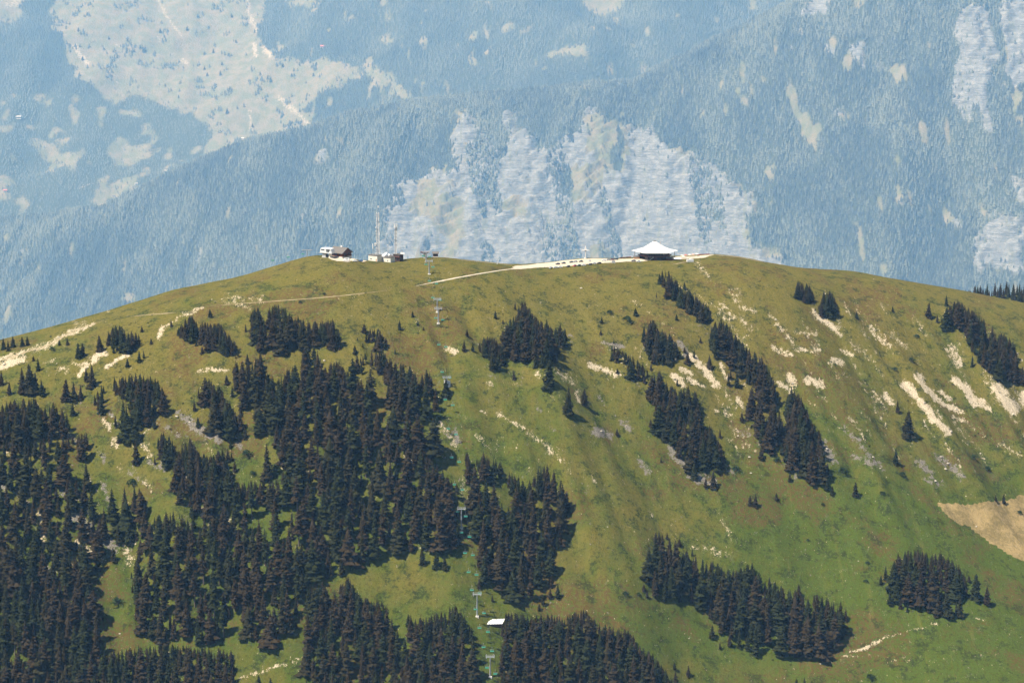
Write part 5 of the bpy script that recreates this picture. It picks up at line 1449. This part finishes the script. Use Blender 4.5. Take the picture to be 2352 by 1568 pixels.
def car(u, v, kind, colname, col, rz, label, dz=.18):
    P, s = spot(u, v)
    P[2] = float(ground_z(P[0], P[1])) + dz
    e = empty('camper_van' if kind == 'van' else 'parked_car', P, rz, 1.04)
    tag(e, label, 'van' if kind == 'van' else 'car', 'cars parked on the summit')
    if kind not in CARCACHE:
        b_, g_, wx = car_meshes(kind)
        o1 = b_.build('body', M_WHITE); o2 = g_.build('windows', M_GLASS)
        CARCACHE[kind] = (o1.data, o2.data, wx)
        bpy.data.objects.remove(o1); bpy.data.objects.remove(o2)
    bm_, gm_, wx = CARCACHE[kind]
    key = (kind, colname)
    if key not in PAINTS:
        me = bm_.copy(); me.materials.clear()
        m = bpy.data.materials.get('car_paint_' + colname) or paint_mat('car_paint_' + colname, col)
        me.materials.append(m); PAINTS[key] = me
    link('body', PAINTS[key], e); link('windows', gm_, e)
    if 'wheel' not in CARCACHE:
        o = WHEEL.build('wheel', M_TYRE); CARCACHE['wheel'] = o.data; bpy.data.objects.remove(o)
    for x in (-wx, wx):
        for y in (-.86, .86):
            w = link('wheel', CARCACHE['wheel'], e); w.location = (x, y, .33)
BLK, WHT, SIL, RED, GRN, BLU, GRY, MAR = (.015, .016, .018), (.80, .80, .79), (.42, .44, .46), (.55, .03, .03), (.02, .07, .05), (.02, .10, .32), (.10, .11, .12), (.16, .03, .03)
for a in [(1281, 607.8, 'hatch', 'black', BLK, R(200), 'black car at the left end of the back row in the car park'), (1294.5, 606, 'sedan', 'black', BLK, R(185), 'second black car from the left in the back row'),
          (1312, 603.5, 'hatch', 'grey', GRY, R(215), 'dark grey car touching a silver one in the back row'), (1321.5, 602.5, 'hatch', 'silver', SIL, R(190), 'silver car between two dark cars in the back row'), (1334.5, 602, 'sedan', 'black', BLK, R(180), 'long black car below the winged white pylon'),
          (1353.5, 600.6, 'hatch', 'white', WHT, R(110), 'white car right of the winged white pylon'), (1387, 599.5, 'hatch', 'white', WHT, R(170), 'white car at the grass rim right of the pylon'), (1397.5, 598.2, 'hatch', 'silver', SIL, R(200), 'silver car in the close trio near the restaurant'),
          (1405.5, 597.6, 'hatch', 'maroon', MAR, R(160), 'maroon car in the middle of the close trio'), (1415, 597, 'sedan', 'black', BLK, R(180), 'black car at the right of the close trio'),
          (1264.5, 617, 'hatch', 'silver', SIL, R(250), 'silver car nearest the walkers at the car park entrance'), (1276, 616, 'hatch', 'white', WHT, R(200), 'white car second from the entrance in the front row'), (1286.5, 615, 'sedan', 'white', WHT, R(180), 'low white car third from the entrance in the front row'),
          (1305, 613.5, 'hatch', 'black', BLK, R(225), 'black car left of the red car in the front row'), (1320, 612, 'hatch', 'red', RED, R(235), 'red car in the front row of the car park'), (1330, 611.2, 'hatch', 'green', GRN, R(240), 'dark green car right of the red car'),
          (1340.5, 610.5, 'sedan', 'white', WHT, R(185), 'white car right of the dark green one'), (1355.5, 608.8, 'hatch', 'grey', GRY, R(220), 'dark grey car in the right half of the front row'), (1365, 606.5, 'sedan', 'white', WHT, R(180), 'white car between two dark ones on the right of the front row'),
          (1376, 606, 'hatch', 'black', BLK, R(195), 'black car at the right end of the front row'), (1455, 600.5, 'hatch', 'grey', GRY, R(190), 'dark car parked at the left corner of the restaurant'), (1467, 602, 'sedan', 'white', WHT, R(175), 'white car parked in front of the restaurant'),
          (795, 600, 'van', 'white', WHT, R(175), 'white camper van on the gravel below the chalet'), (815, 601, 'sedan', 'white', WHT, R(180), 'white car between the camper van and the blue car'), (828.5, 600.8, 'hatch', 'blue', BLU, R(180), 'blue car on the gravel left of the masts')]:
    car(*a)
# ticket machine box on the lower edge of the car park
P, s = spot(1409, 606); e = empty('notice_board', P); tag(e, 'grey notice board at the lower edge of the car park', 'sign')
MB().box(-1.7, 1.7, -.15, .15, .9, 3.2).build('board', M_CONC, e)
for x in (-1.4, 1.4): MB().bar((x, 0, -.8), (x, 0, .9), .18).build('post', M_STEEL, e)

# ------------------------------------------------------------------ people on foot
def person(u, v, shirt, trousers, label, rz):
    P, s = spot(u, v)
    P[2] = float(ground_z(P[0], P[1])) + .14
    me = bpy.data.meshes.new('person')
    J = [(0, 0, .95, .15, .11), (0, 0, 1.2, .15, .10), (0, 0, 1.42, .17, .10), (0, 0, 1.52, .06, .06), (0, .01, 1.66, .10, .115), (0, .01, 1.76, .07, .08),
         (-.19, 0, 1.41, .06, .06), (-.25, .05, 1.12, .05, .05), (-.26, -.06, .86, .04, .04), (-.26, -.08, .77, .035, .045),
         (.19, 0, 1.41, .06, .06), (.25, -.03, 1.12, .05, .05), (.26, -.14, .88, .04, .04), (.26, -.17, .79, .035, .045),
         (-.10, 0, .88, .095, .10), (-.11, -.12, .48, .07, .07), (-.11, -.10, .09, .045, .05), (-.11, -.24, .04, .045, .035),
         (.10, 0, .88, .095, .10), (.11, .06, .48, .07, .07), (.11, .2, .10, .045, .05), (.11, .08, .04, .045, .035)]
    E = [(0, 1), (1, 2), (2, 3), (3, 4), (4, 5), (2, 6), (6, 7), (7, 8), (8, 9), (2, 10), (10, 11), (11, 12), (12, 13), (0, 14), (14, 15), (15, 16), (16, 17), (0, 18), (18, 19), (19, 20), (20, 21)]
    me.from_pydata([j[:3] for j in J], E, [])
    o = link('person', me)
    o.location = P; o.rotation_euler = (0, 0, rz)
    sk = o.modifiers.new('skin', 'SKIN')
    lay = me.skin_vertices[0].data
    for q, j in zip(lay, J): q.radius = (j[3], j[4])
    lay[0].use_root = True
    sb = o.modifiers.new('subdivision', 'SUBSURF'); sb.levels = 1; sb.render_levels = 1
    m, n, l, b = new_mat('clothed_' + shirt[0])
    z = n.new('ShaderNodeSeparateXYZ'); l.new(coords(n), z.inputs[0])
    c = mix(n, l, math_node(n, l, 'GREATER_THAN', z.outputs[2], .93), trousers, shirt[1])
    c = mix(n, l, math_node(n, l, 'GREATER_THAN', z.outputs[2], 1.49), c, (.45, .27, .19))
    c = mix(n, l, math_node(n, l, 'GREATER_THAN', z.outputs[2], 1.68), c, (.06, .04, .03))
    c = mix(n, l, math_node(n, l, 'LESS_THAN', z.outputs[2], .07), c, (.03, .03, .03))
    l.new(c, b.inputs['Base Color'])
    me.materials.append(m)
    tag(o, label, 'person', 'walkers at the car park entrance')
person(1242, 617, ('pale', (.6, .58, .55)), (.05, .05, .07), 'person in a pale top and dark trousers walking, leftmost of three', R(30))
person(1250.5, 616.5, ('black', (.03, .03, .035)), (.04, .04, .05), 'person all in dark clothes walking, middle of three', R(-60))
person(1257, 616, ('navy', (.04, .05, .10)), (.10, .09, .08), 'person in a navy top and drab trousers walking, rightmost of three', R(80))

# ------------------------------------------------------------------ terrace right of the restaurant: parasols, tables, fence
def parasol(u, v, col, nm, label):
    P, s = spot(u, v); P[2] = float(ground_z(P[0], P[1])) + .1
    e = empty('parasol', P); tag(e, label, 'parasol', 'parasols on the terrace')
    MB().lathe([(.05, 0), (.05, 2.5)], 6).build('pole', M_STEEL, e)
    m = bpy.data.materials.get('canvas_' + nm) or plain('canvas_' + nm, col, .8, var=.08)
    MB().lathe([(1.9, 2.05), (1.85, 2.15), (.9, 2.5), (.1, 2.75)], 8).build('canopy', m, e)
    MB().lathe([(.4, 0), (.38, .12), (.06, .16)], 8).build('base', M_CONC, e)
for i, (u, v, cn, nm, lab) in enumerate([(1566, 591.5, (.74, .70, .62), 'cream', 'cream parasol nearest the restaurant terrace corner'), (1575, 590.5, (.60, .20, .15), 'red', 'red parasol left of the white tent parasol on the terrace'), (1584, 590, (.76, .72, .66), 'cream', 'cream parasol in the middle of the terrace row'),
                                     (1592, 589.5, (.78, .50, .40), 'salmon', 'salmon parasol near the right end of the terrace'), (1601, 588.5, (.74, .70, .62), 'cream', 'cream parasol at the right end of the terrace row'), (1570, 594, (.72, .70, .66), 'cream', 'cream parasol at the front of the terrace')]):
    parasol(u, v, cn, nm, lab)
def table(u, v, label):
    P, s = spot(u, v); P[2] = float(ground_z(P[0], P[1])) + .1
    e = empty('picnic_table', P, random.uniform(-.4, .4)); tag(e, label, 'table', 'picnic tables on the terrace')
    MB().box(-1.0, 1.0, -.4, .4, .70, .78).build('table_top', M_PLANK, e)
    for y in (-.85, .85): MB().box(-1.0, 1.0, y - .15, y + .15, .42, .48).build('bench', M_PLANK, e)
    for x in (-.75, .75):
        MB().bar((x, -.9, 0), (x, .25, .7), .1).build('leg', M_PLANK, e); MB().bar((x, .9, 0), (x, -.25, .7), .1).build('leg', M_PLANK, e)
for i, (u, v) in enumerate([(1578, 594), (1588, 593), (1598, 592.2), (1585, 596), (1608, 590.5)]):
    table(u, v, ['wooden picnic table nearest the restaurant', 'second wooden picnic table from the restaurant', 'third wooden picnic table from the restaurant', 'picnic table on the downhill side of the terrace', 'picnic table farthest from the restaurant'][i])
def fence(pts, mat, label, h=1.1):
    P = np.array([spot(u, v)[0] for u, v in pts])
    e = empty('safety_fence', P[0]); tag(e, label, 'fence')
    for k, p in enumerate(P):
        q = p - P[0]; MB().bar((q[0], q[1], q[2] - .3), (q[0], q[1], q[2] + h), .12).build('post', M_STEEL, e)
        if k: 
            a = P[k - 1] - P[0]
            MB().add([(a[0], a[1], a[2] + .25), (q[0], q[1], q[2] + .25), (q[0], q[1], q[2] + h), (a[0], a[1], a[2] + h), (a[0], a[1] + .05, a[2] + .25), (q[0], q[1] + .05, q[2] + .25), (q[0], q[1] + .05, q[2] + h), (a[0], a[1] + .05, a[2] + h)],
                     [(0, 1, 2, 3), (7, 6, 5, 4), (0, 4, 5, 1), (1, 5, 6, 2), (2, 6, 7, 3), (3, 7, 4, 0)]).build('netting', mat, e)
fence([(1423, 593.5), (1430, 593), (1437, 592.5), (1444, 592), (1450, 591.8)], M_PINK, 'red safety fence running to the left side of the restaurant')
fence([(1600, 586.5), (1610, 586), (1620, 585.5), (1630, 585.2)], M_PINK, 'red safety fence along the right end of the terrace')
P, s = spot(1555, 598)
e = empty('canopy_stall', P); tag(e, 'low oval white canopy on posts at the right front of the restaurant', 'stall')
MB().lathe([(5.0, 1.6), (5.1, 1.8), (3.6, 2.4), (1.0, 2.7)], 14).xf(Matrix.Diagonal((1, .6, 1, 1))).build('canopy', M_WHITE, e)
for a in range(6): MB().bar((4.4 * math.cos(a * 1.047), 2.6 * math.sin(a * 1.047), -1.5), (4.4 * math.cos(a * 1.047), 2.6 * math.sin(a * 1.047), 1.7), .2).build('post', M_TIMBER, e)
P, s = spot(1585, 601)
e = empty('storage_box', P, R(10)); tag(e, 'pale storage container on the grass right of the restaurant', 'container')
MB().box(-3.2, 3.2, -1.6, 1.6, -1.2, 2.0).build('body', M_PLANK, e); MB().box(-3.3, 3.3, -1.7, 1.7, 2.0, 2.2).build('lid', M_WHITE, e)
P, s = spot(1142, 607)
e = empty('barrier', P, R(20)); tag(e, 'raised white road barrier beside the path left of the car park', 'barrier')
MB().bar((0, 0, -.5), (0, 0, 1.2), .5).build('post', M_WHITE, e); MB().bar((-.3, 0, .8), (2.4, 0, 5.6), .22).build('pole', M_WHITE, e)

# ================================================================== SHRUBS, SCRUB, STONES
def bush_arrays(seed, n=110):
    r = random.Random(seed); V, T = [], []
    for k in range(n):
        a = r.uniform(0, 6.28); el = r.uniform(-.1, 1.45); q = r.uniform(.55, 1.0)
        lob = 1 + .25 * math.sin(3 * a + seed)
        c = Vector((math.cos(a) * math.cos(el) * q * lob, math.sin(a) * math.cos(el) * q * lob, .25 + math.sin(el) * q * .8))
        for _ in range(2):
            d1 = Vector((r.uniform(-1, 1), r.uniform(-1, 1), r.uniform(-1, 1))) * .2; d2 = Vector((r.uniform(-1, 1), r.uniform(-1, 1), r.uniform(-1, 1))) * .2
            b = len(V); V += [c - d1, c + d1, c + d2]; T.append((b, b + 1, b + 2))
    return np.array([tuple(p) for p in V]), np.array(T)
BUSH_ME = [mesh_np('foliage', *(lambda a: (a[0], None, a[1]))(bush_arrays(70 + k)), mat=M_BUSH) for k in range(4)]
tw = MB()
for k in range(4): tw.bar((0, 0, -.3), (.4 * math.cos(k * 1.7), .4 * math.sin(k * 1.7), .6), .06)
o = tw.build('stem', M_BARK); STEM_ME = o.data; bpy.data.objects.remove(o)
BUSHES = [(567, 1046, 16, 'dark bush in the left part of the small green glade'), (632, 1081, 18, 'largest dark bush in the small green glade beside the big wood'), (580, 1090, 11, 'smaller bush at the lower edge of the small green glade'), (305, 1113, 16, 'bush among the left rocks'),
          (1310, 1228, 13, 'round dark bush alone right of the chairlift wood'), (1437, 1366, 11, 'spreading dark shrub left of the meadow stand'), (1466, 1366, 8, 'small shrub touching the meadow stand from the left'), (1856, 1242, 6, 'tiny dark shrub in the middle of the green meadow'), (1992, 1294, 7, 'small shrub above left of the meadow clump'),
          (1989, 1336, 8, 'small flat shrub left of the meadow clump'), (1998, 1558, 14, 'flat dark shrub at the bottom right'), (2342, 1179, 9, 'small shrub inside the tan field'), (2267, 1080, 12, 'shrub above the tan field'), (2236, 1053, 12, 'dark shrub below the bare streaks at right'), (2073, 1093, 12, 'shrub under the lone dark spruce at right'),
          (1935, 1086, 16, 'bush at the right of the tallest rib foot'), (2027, 1136, 10, 'flat shrub at the top rim of the flat meadow'), (2189, 755, 9, 'dark shrub left of the far right rib'), (2244, 783, 10, 'shrub hugging the left side of the far right rib'), (2239, 810, 11, 'lower shrub beside the far right rib'), (2106, 775, 9, 'small shrub above the wide bare streaks'),
          (2094, 830, 11, 'shrub in the middle of the right slope'), (2055, 851, 10, 'shrub beside a pale stone on the right slope'), (690, 696, 6, 'tiny dark shrub on the faint grass track, left one'), (745, 677, 6, 'tiny dark shrub above the faint grass track, right one'), (175, 1125, 22, 'grey green willow bush among the left rocks'), (268, 1388, 20, 'silvery bush at the top of the left glade'),
          (1040, 1262, 14, 'leafy bush at the right foot of the big wood'), (1785, 1060, 12, 'bush at the foot of the long middle rib'), (1690, 1080, 12, 'bush beside the short rib'), (120, 805, 10, 'low shrub beside the left dirt track'), (1890, 1160, 7, 'shrub in the grass below the lower right rib'), (1400, 720, 10, 'dark shrub on the upper middle slope'), (1440, 735, 12, 'spreading shrub on the upper middle slope'), (1448, 742, 9, 'flat shrub just under the spreading one')]
PB = on_hill([b[0] for b in BUSHES], [b[1] for b in BUSHES])
for i, ((u, v, h, lab), P) in enumerate(zip(BUSHES, PB)):
    hm_ = h * (P[1] - CAM[1]) / FPX
    e = empty('shrub', P, i * 1.3); tag(e, lab, 'shrub', 'shrubs on the slope')
    c = link('foliage', BUSH_ME[i % 4], e); c.scale = (hm_ * .85, hm_ * .85, hm_ * .8)
    k = link('stem', STEM_ME, e); k.scale = (hm_ * .6,) * 3

def blobs(name, P, size, mat, label, cat, flat=.6, sub=0):
    n = len(P)
    base = np.array([(1, 0, 0), (0, 1, 0), (-1, 0, 0), (0, -1, 0), (0, 0, 1), (.7, .7, .55), (-.7, .7, .5), (-.7, -.7, .55), (.7, -.7, .5), (0, 0, -1)], float)
    F = np.array([(0, 5, 8), (0, 1, 5), (1, 6, 5), (1, 2, 6), (2, 7, 6), (2, 3, 7), (3, 8, 7), (3, 0, 8), (5, 6, 4), (6, 7, 4), (7, 8, 4), (8, 5, 4)])
    a = rng.uniform(0, 6.28, n)
    jit = rng.uniform(.6, 1.35, (n, 10, 1))
    V = base[None] * jit
    V[..., 0] *= rng.uniform(.8, 1.5, (n, 1))
    V[..., 2] *= flat
    x = V[..., 0] * np.cos(a)[:, None] - V[..., 1] * np.sin(a)[:, None]; y = V[..., 0] * np.sin(a)[:, None] + V[..., 1] * np.cos(a)[:, None]
    V = np.stack([x, y, V[..., 2]], -1) * size[:, None, None] + P[:, None, :]
    T = (np.arange(n)[:, None, None] * 10 + F[None]).reshape(-1, 3)
    me = mesh_np(name, V.reshape(-1, 3), tris=T, mat=mat)
    return tag(link(name, me), label, cat, kind='stuff')
n = 90000
u = rng.uniform(-20, 2372, n); v = rng.uniform(600, 1580, n)
# work on the height grid: choose grid points by what grows there
ii = rng.integers(0, len(hx), n); jj = rng.integers(0, len(hy), n)
sel = vm[jj, ii]
ii, jj = ii[sel], jj[sel]
gu, gv = HU[jj, ii], HV[jj, ii]
X = hx[ii] + rng.uniform(-1, 1, len(ii)); Y = hy[jj] + rng.uniform(-1, 1, len(ii))
dens = fbm(X / 30, Y / 30, 801, 4) * 1.6 + .9 * np.exp(-((gv - 900) / 190) ** 2) - .25 - .5 * smooth(gu, 1500, 1800) * smooth(gv, 1100, 1200) + .5 * rock[jj, ii]
pick = rng.random(len(ii)) < np.clip(dens, .015, 1) * .22
pick &= field[jj, ii] < .5
pick &= gv > np.interp(gu, RU, RV) + 14
Ps = np.stack([X, Y, ground_z(X, Y)], -1)
def mat_scrub():
    m, nn, l, b = new_mat('dwarf_scrub')
    nz = noise_node(nn, l, coords(nn), .12, 3)
    l.new(mix(nn, l, ramp01(nn, l, nz, .35, .65), (.028, .040, .014), (.060, .066, .024)), b.inputs['Base Color'])
    b.inputs['Specular IOR Level'].default_value = .05
    return m
k = np.where(pick)[0]
blobs('scrub', Ps[k], rng.uniform(.25, .95, len(k)) ** 1.4 * 1.25, mat_scrub(), 'dwarf scrub dotted over the near grass slope', 'scrub', .55)
M_STONE = plain('pale_limestone', (.50, .44, .34), .9, var=.3, scale=.5, spec=.05)
sm = soil[jj, ii]; rk = rock[jj, ii]
pick = rng.random(len(ii)) < (.42 * np.clip(sm - .35, 0, 1) + .55 * np.clip(rk - .3, 0, 1) + .0085 * np.clip(fbm(X / 25, Y / 25, 803, 3) * 3 - .25, 0, 1) + .0005)
pick &= gv > np.interp(gu, RU, RV) + 22
k = np.where(pick)[0]
blobs('boulders', Ps[k], rng.uniform(.25, 1.0, len(k)) ** 2 * 1.25 + .15, M_STONE, 'pale boulders and rubble strewn over the near slope', 'boulders', .7)

# ================================================================== FAR CHALETS AND LONE TREES
def far_spot(H, u, v): return H.cast([u], [v], 16000, 30000, 14.0)[0]
for (H, u, v, L, rz, wm, rm, lab) in [(BACKH, 741, 110, 44, .1, M_CREAM, M_PINK, 'long far chalet with a pinkish roof at the wood edge, upper middle'), (BACKH, 43, 272, 46, .0, M_TIMBER, M_CONC, 'far chalet with a pale roof near the left edge'),
                                  (BACKH, 313, 424, 28, .4, M_WHITE, M_CONC, 'small white far house above the forest spur'), (BACKH, 382, 391, 30, -.3, M_CREAM, M_ROOF, 'far house in the last meadow before the forest spur'),
                                  (BACKH, 12, 440, 34, .2, M_CREAM, M_PINK, 'far house cut close to the left edge'), (BACKH, 558, 319, 24, 0, M_WHITE, M_WHITE, 'tiny white far hut in the lower meadow'), (BACKH, 262, 452, 24, .2, M_CREAM, M_ROOF, 'tiny far barn below the pale clearing')]:
    P = far_spot(H, u, v)
    if np.isnan(P[0]): continue
    h = gable_house('chalet', P, rz, 13, 9, 4.5, 7.5, wm, rm, over=1.0, scale=L / 11.0, chimney=False, balcony=False)
    tag(h, lab, 'chalet', 'chalets on the far slope')
LONE = [(180, 72), (368, 75), (412, 50), (532, 40), (470, 160), (476, 175), (506, 173), (382, 184), (345, 205), (472, 205), (460, 210), (542, 98), (650, 154), (660, 150), (670, 176), (760, 168), (622, 188), (522, 232), (522, 260), (640, 288), (565, 296), (447, 97), (490, 122), (510, 149), (190, 138),
        (528, 208), (536, 209), (543, 208), (600, 180), (690, 165), (720, 175), (580, 292), (545, 250), (410, 225), (300, 60), (330, 120), (250, 90), (430, 70), (455, 40), (490, 60)]
LONE = sorted(LONE)[::2] + [(190, 138), (528, 208), (506, 173)]
for i, (u, v) in enumerate(sorted(LONE)[:25]):
    P = far_spot(BACKH, u, v)
    if np.isnan(P[0]): continue
    hh = random.uniform(34, 62)
    e = empty('lone_tree', P, i); tag(e, f'small hazy tree alone on the far high meadow, {NUM[i]} from left', 'tree', 'lone trees on the far meadow')
    c = link('crown', CROWN_ME[[4, 8, 3][i % 3]], e); w = random.uniform(1.1, 1.8); c.scale = (hh * w, hh * w, hh)
    k = link('trunk', TRUNK_ME, e); k.scale = (hh,) * 3
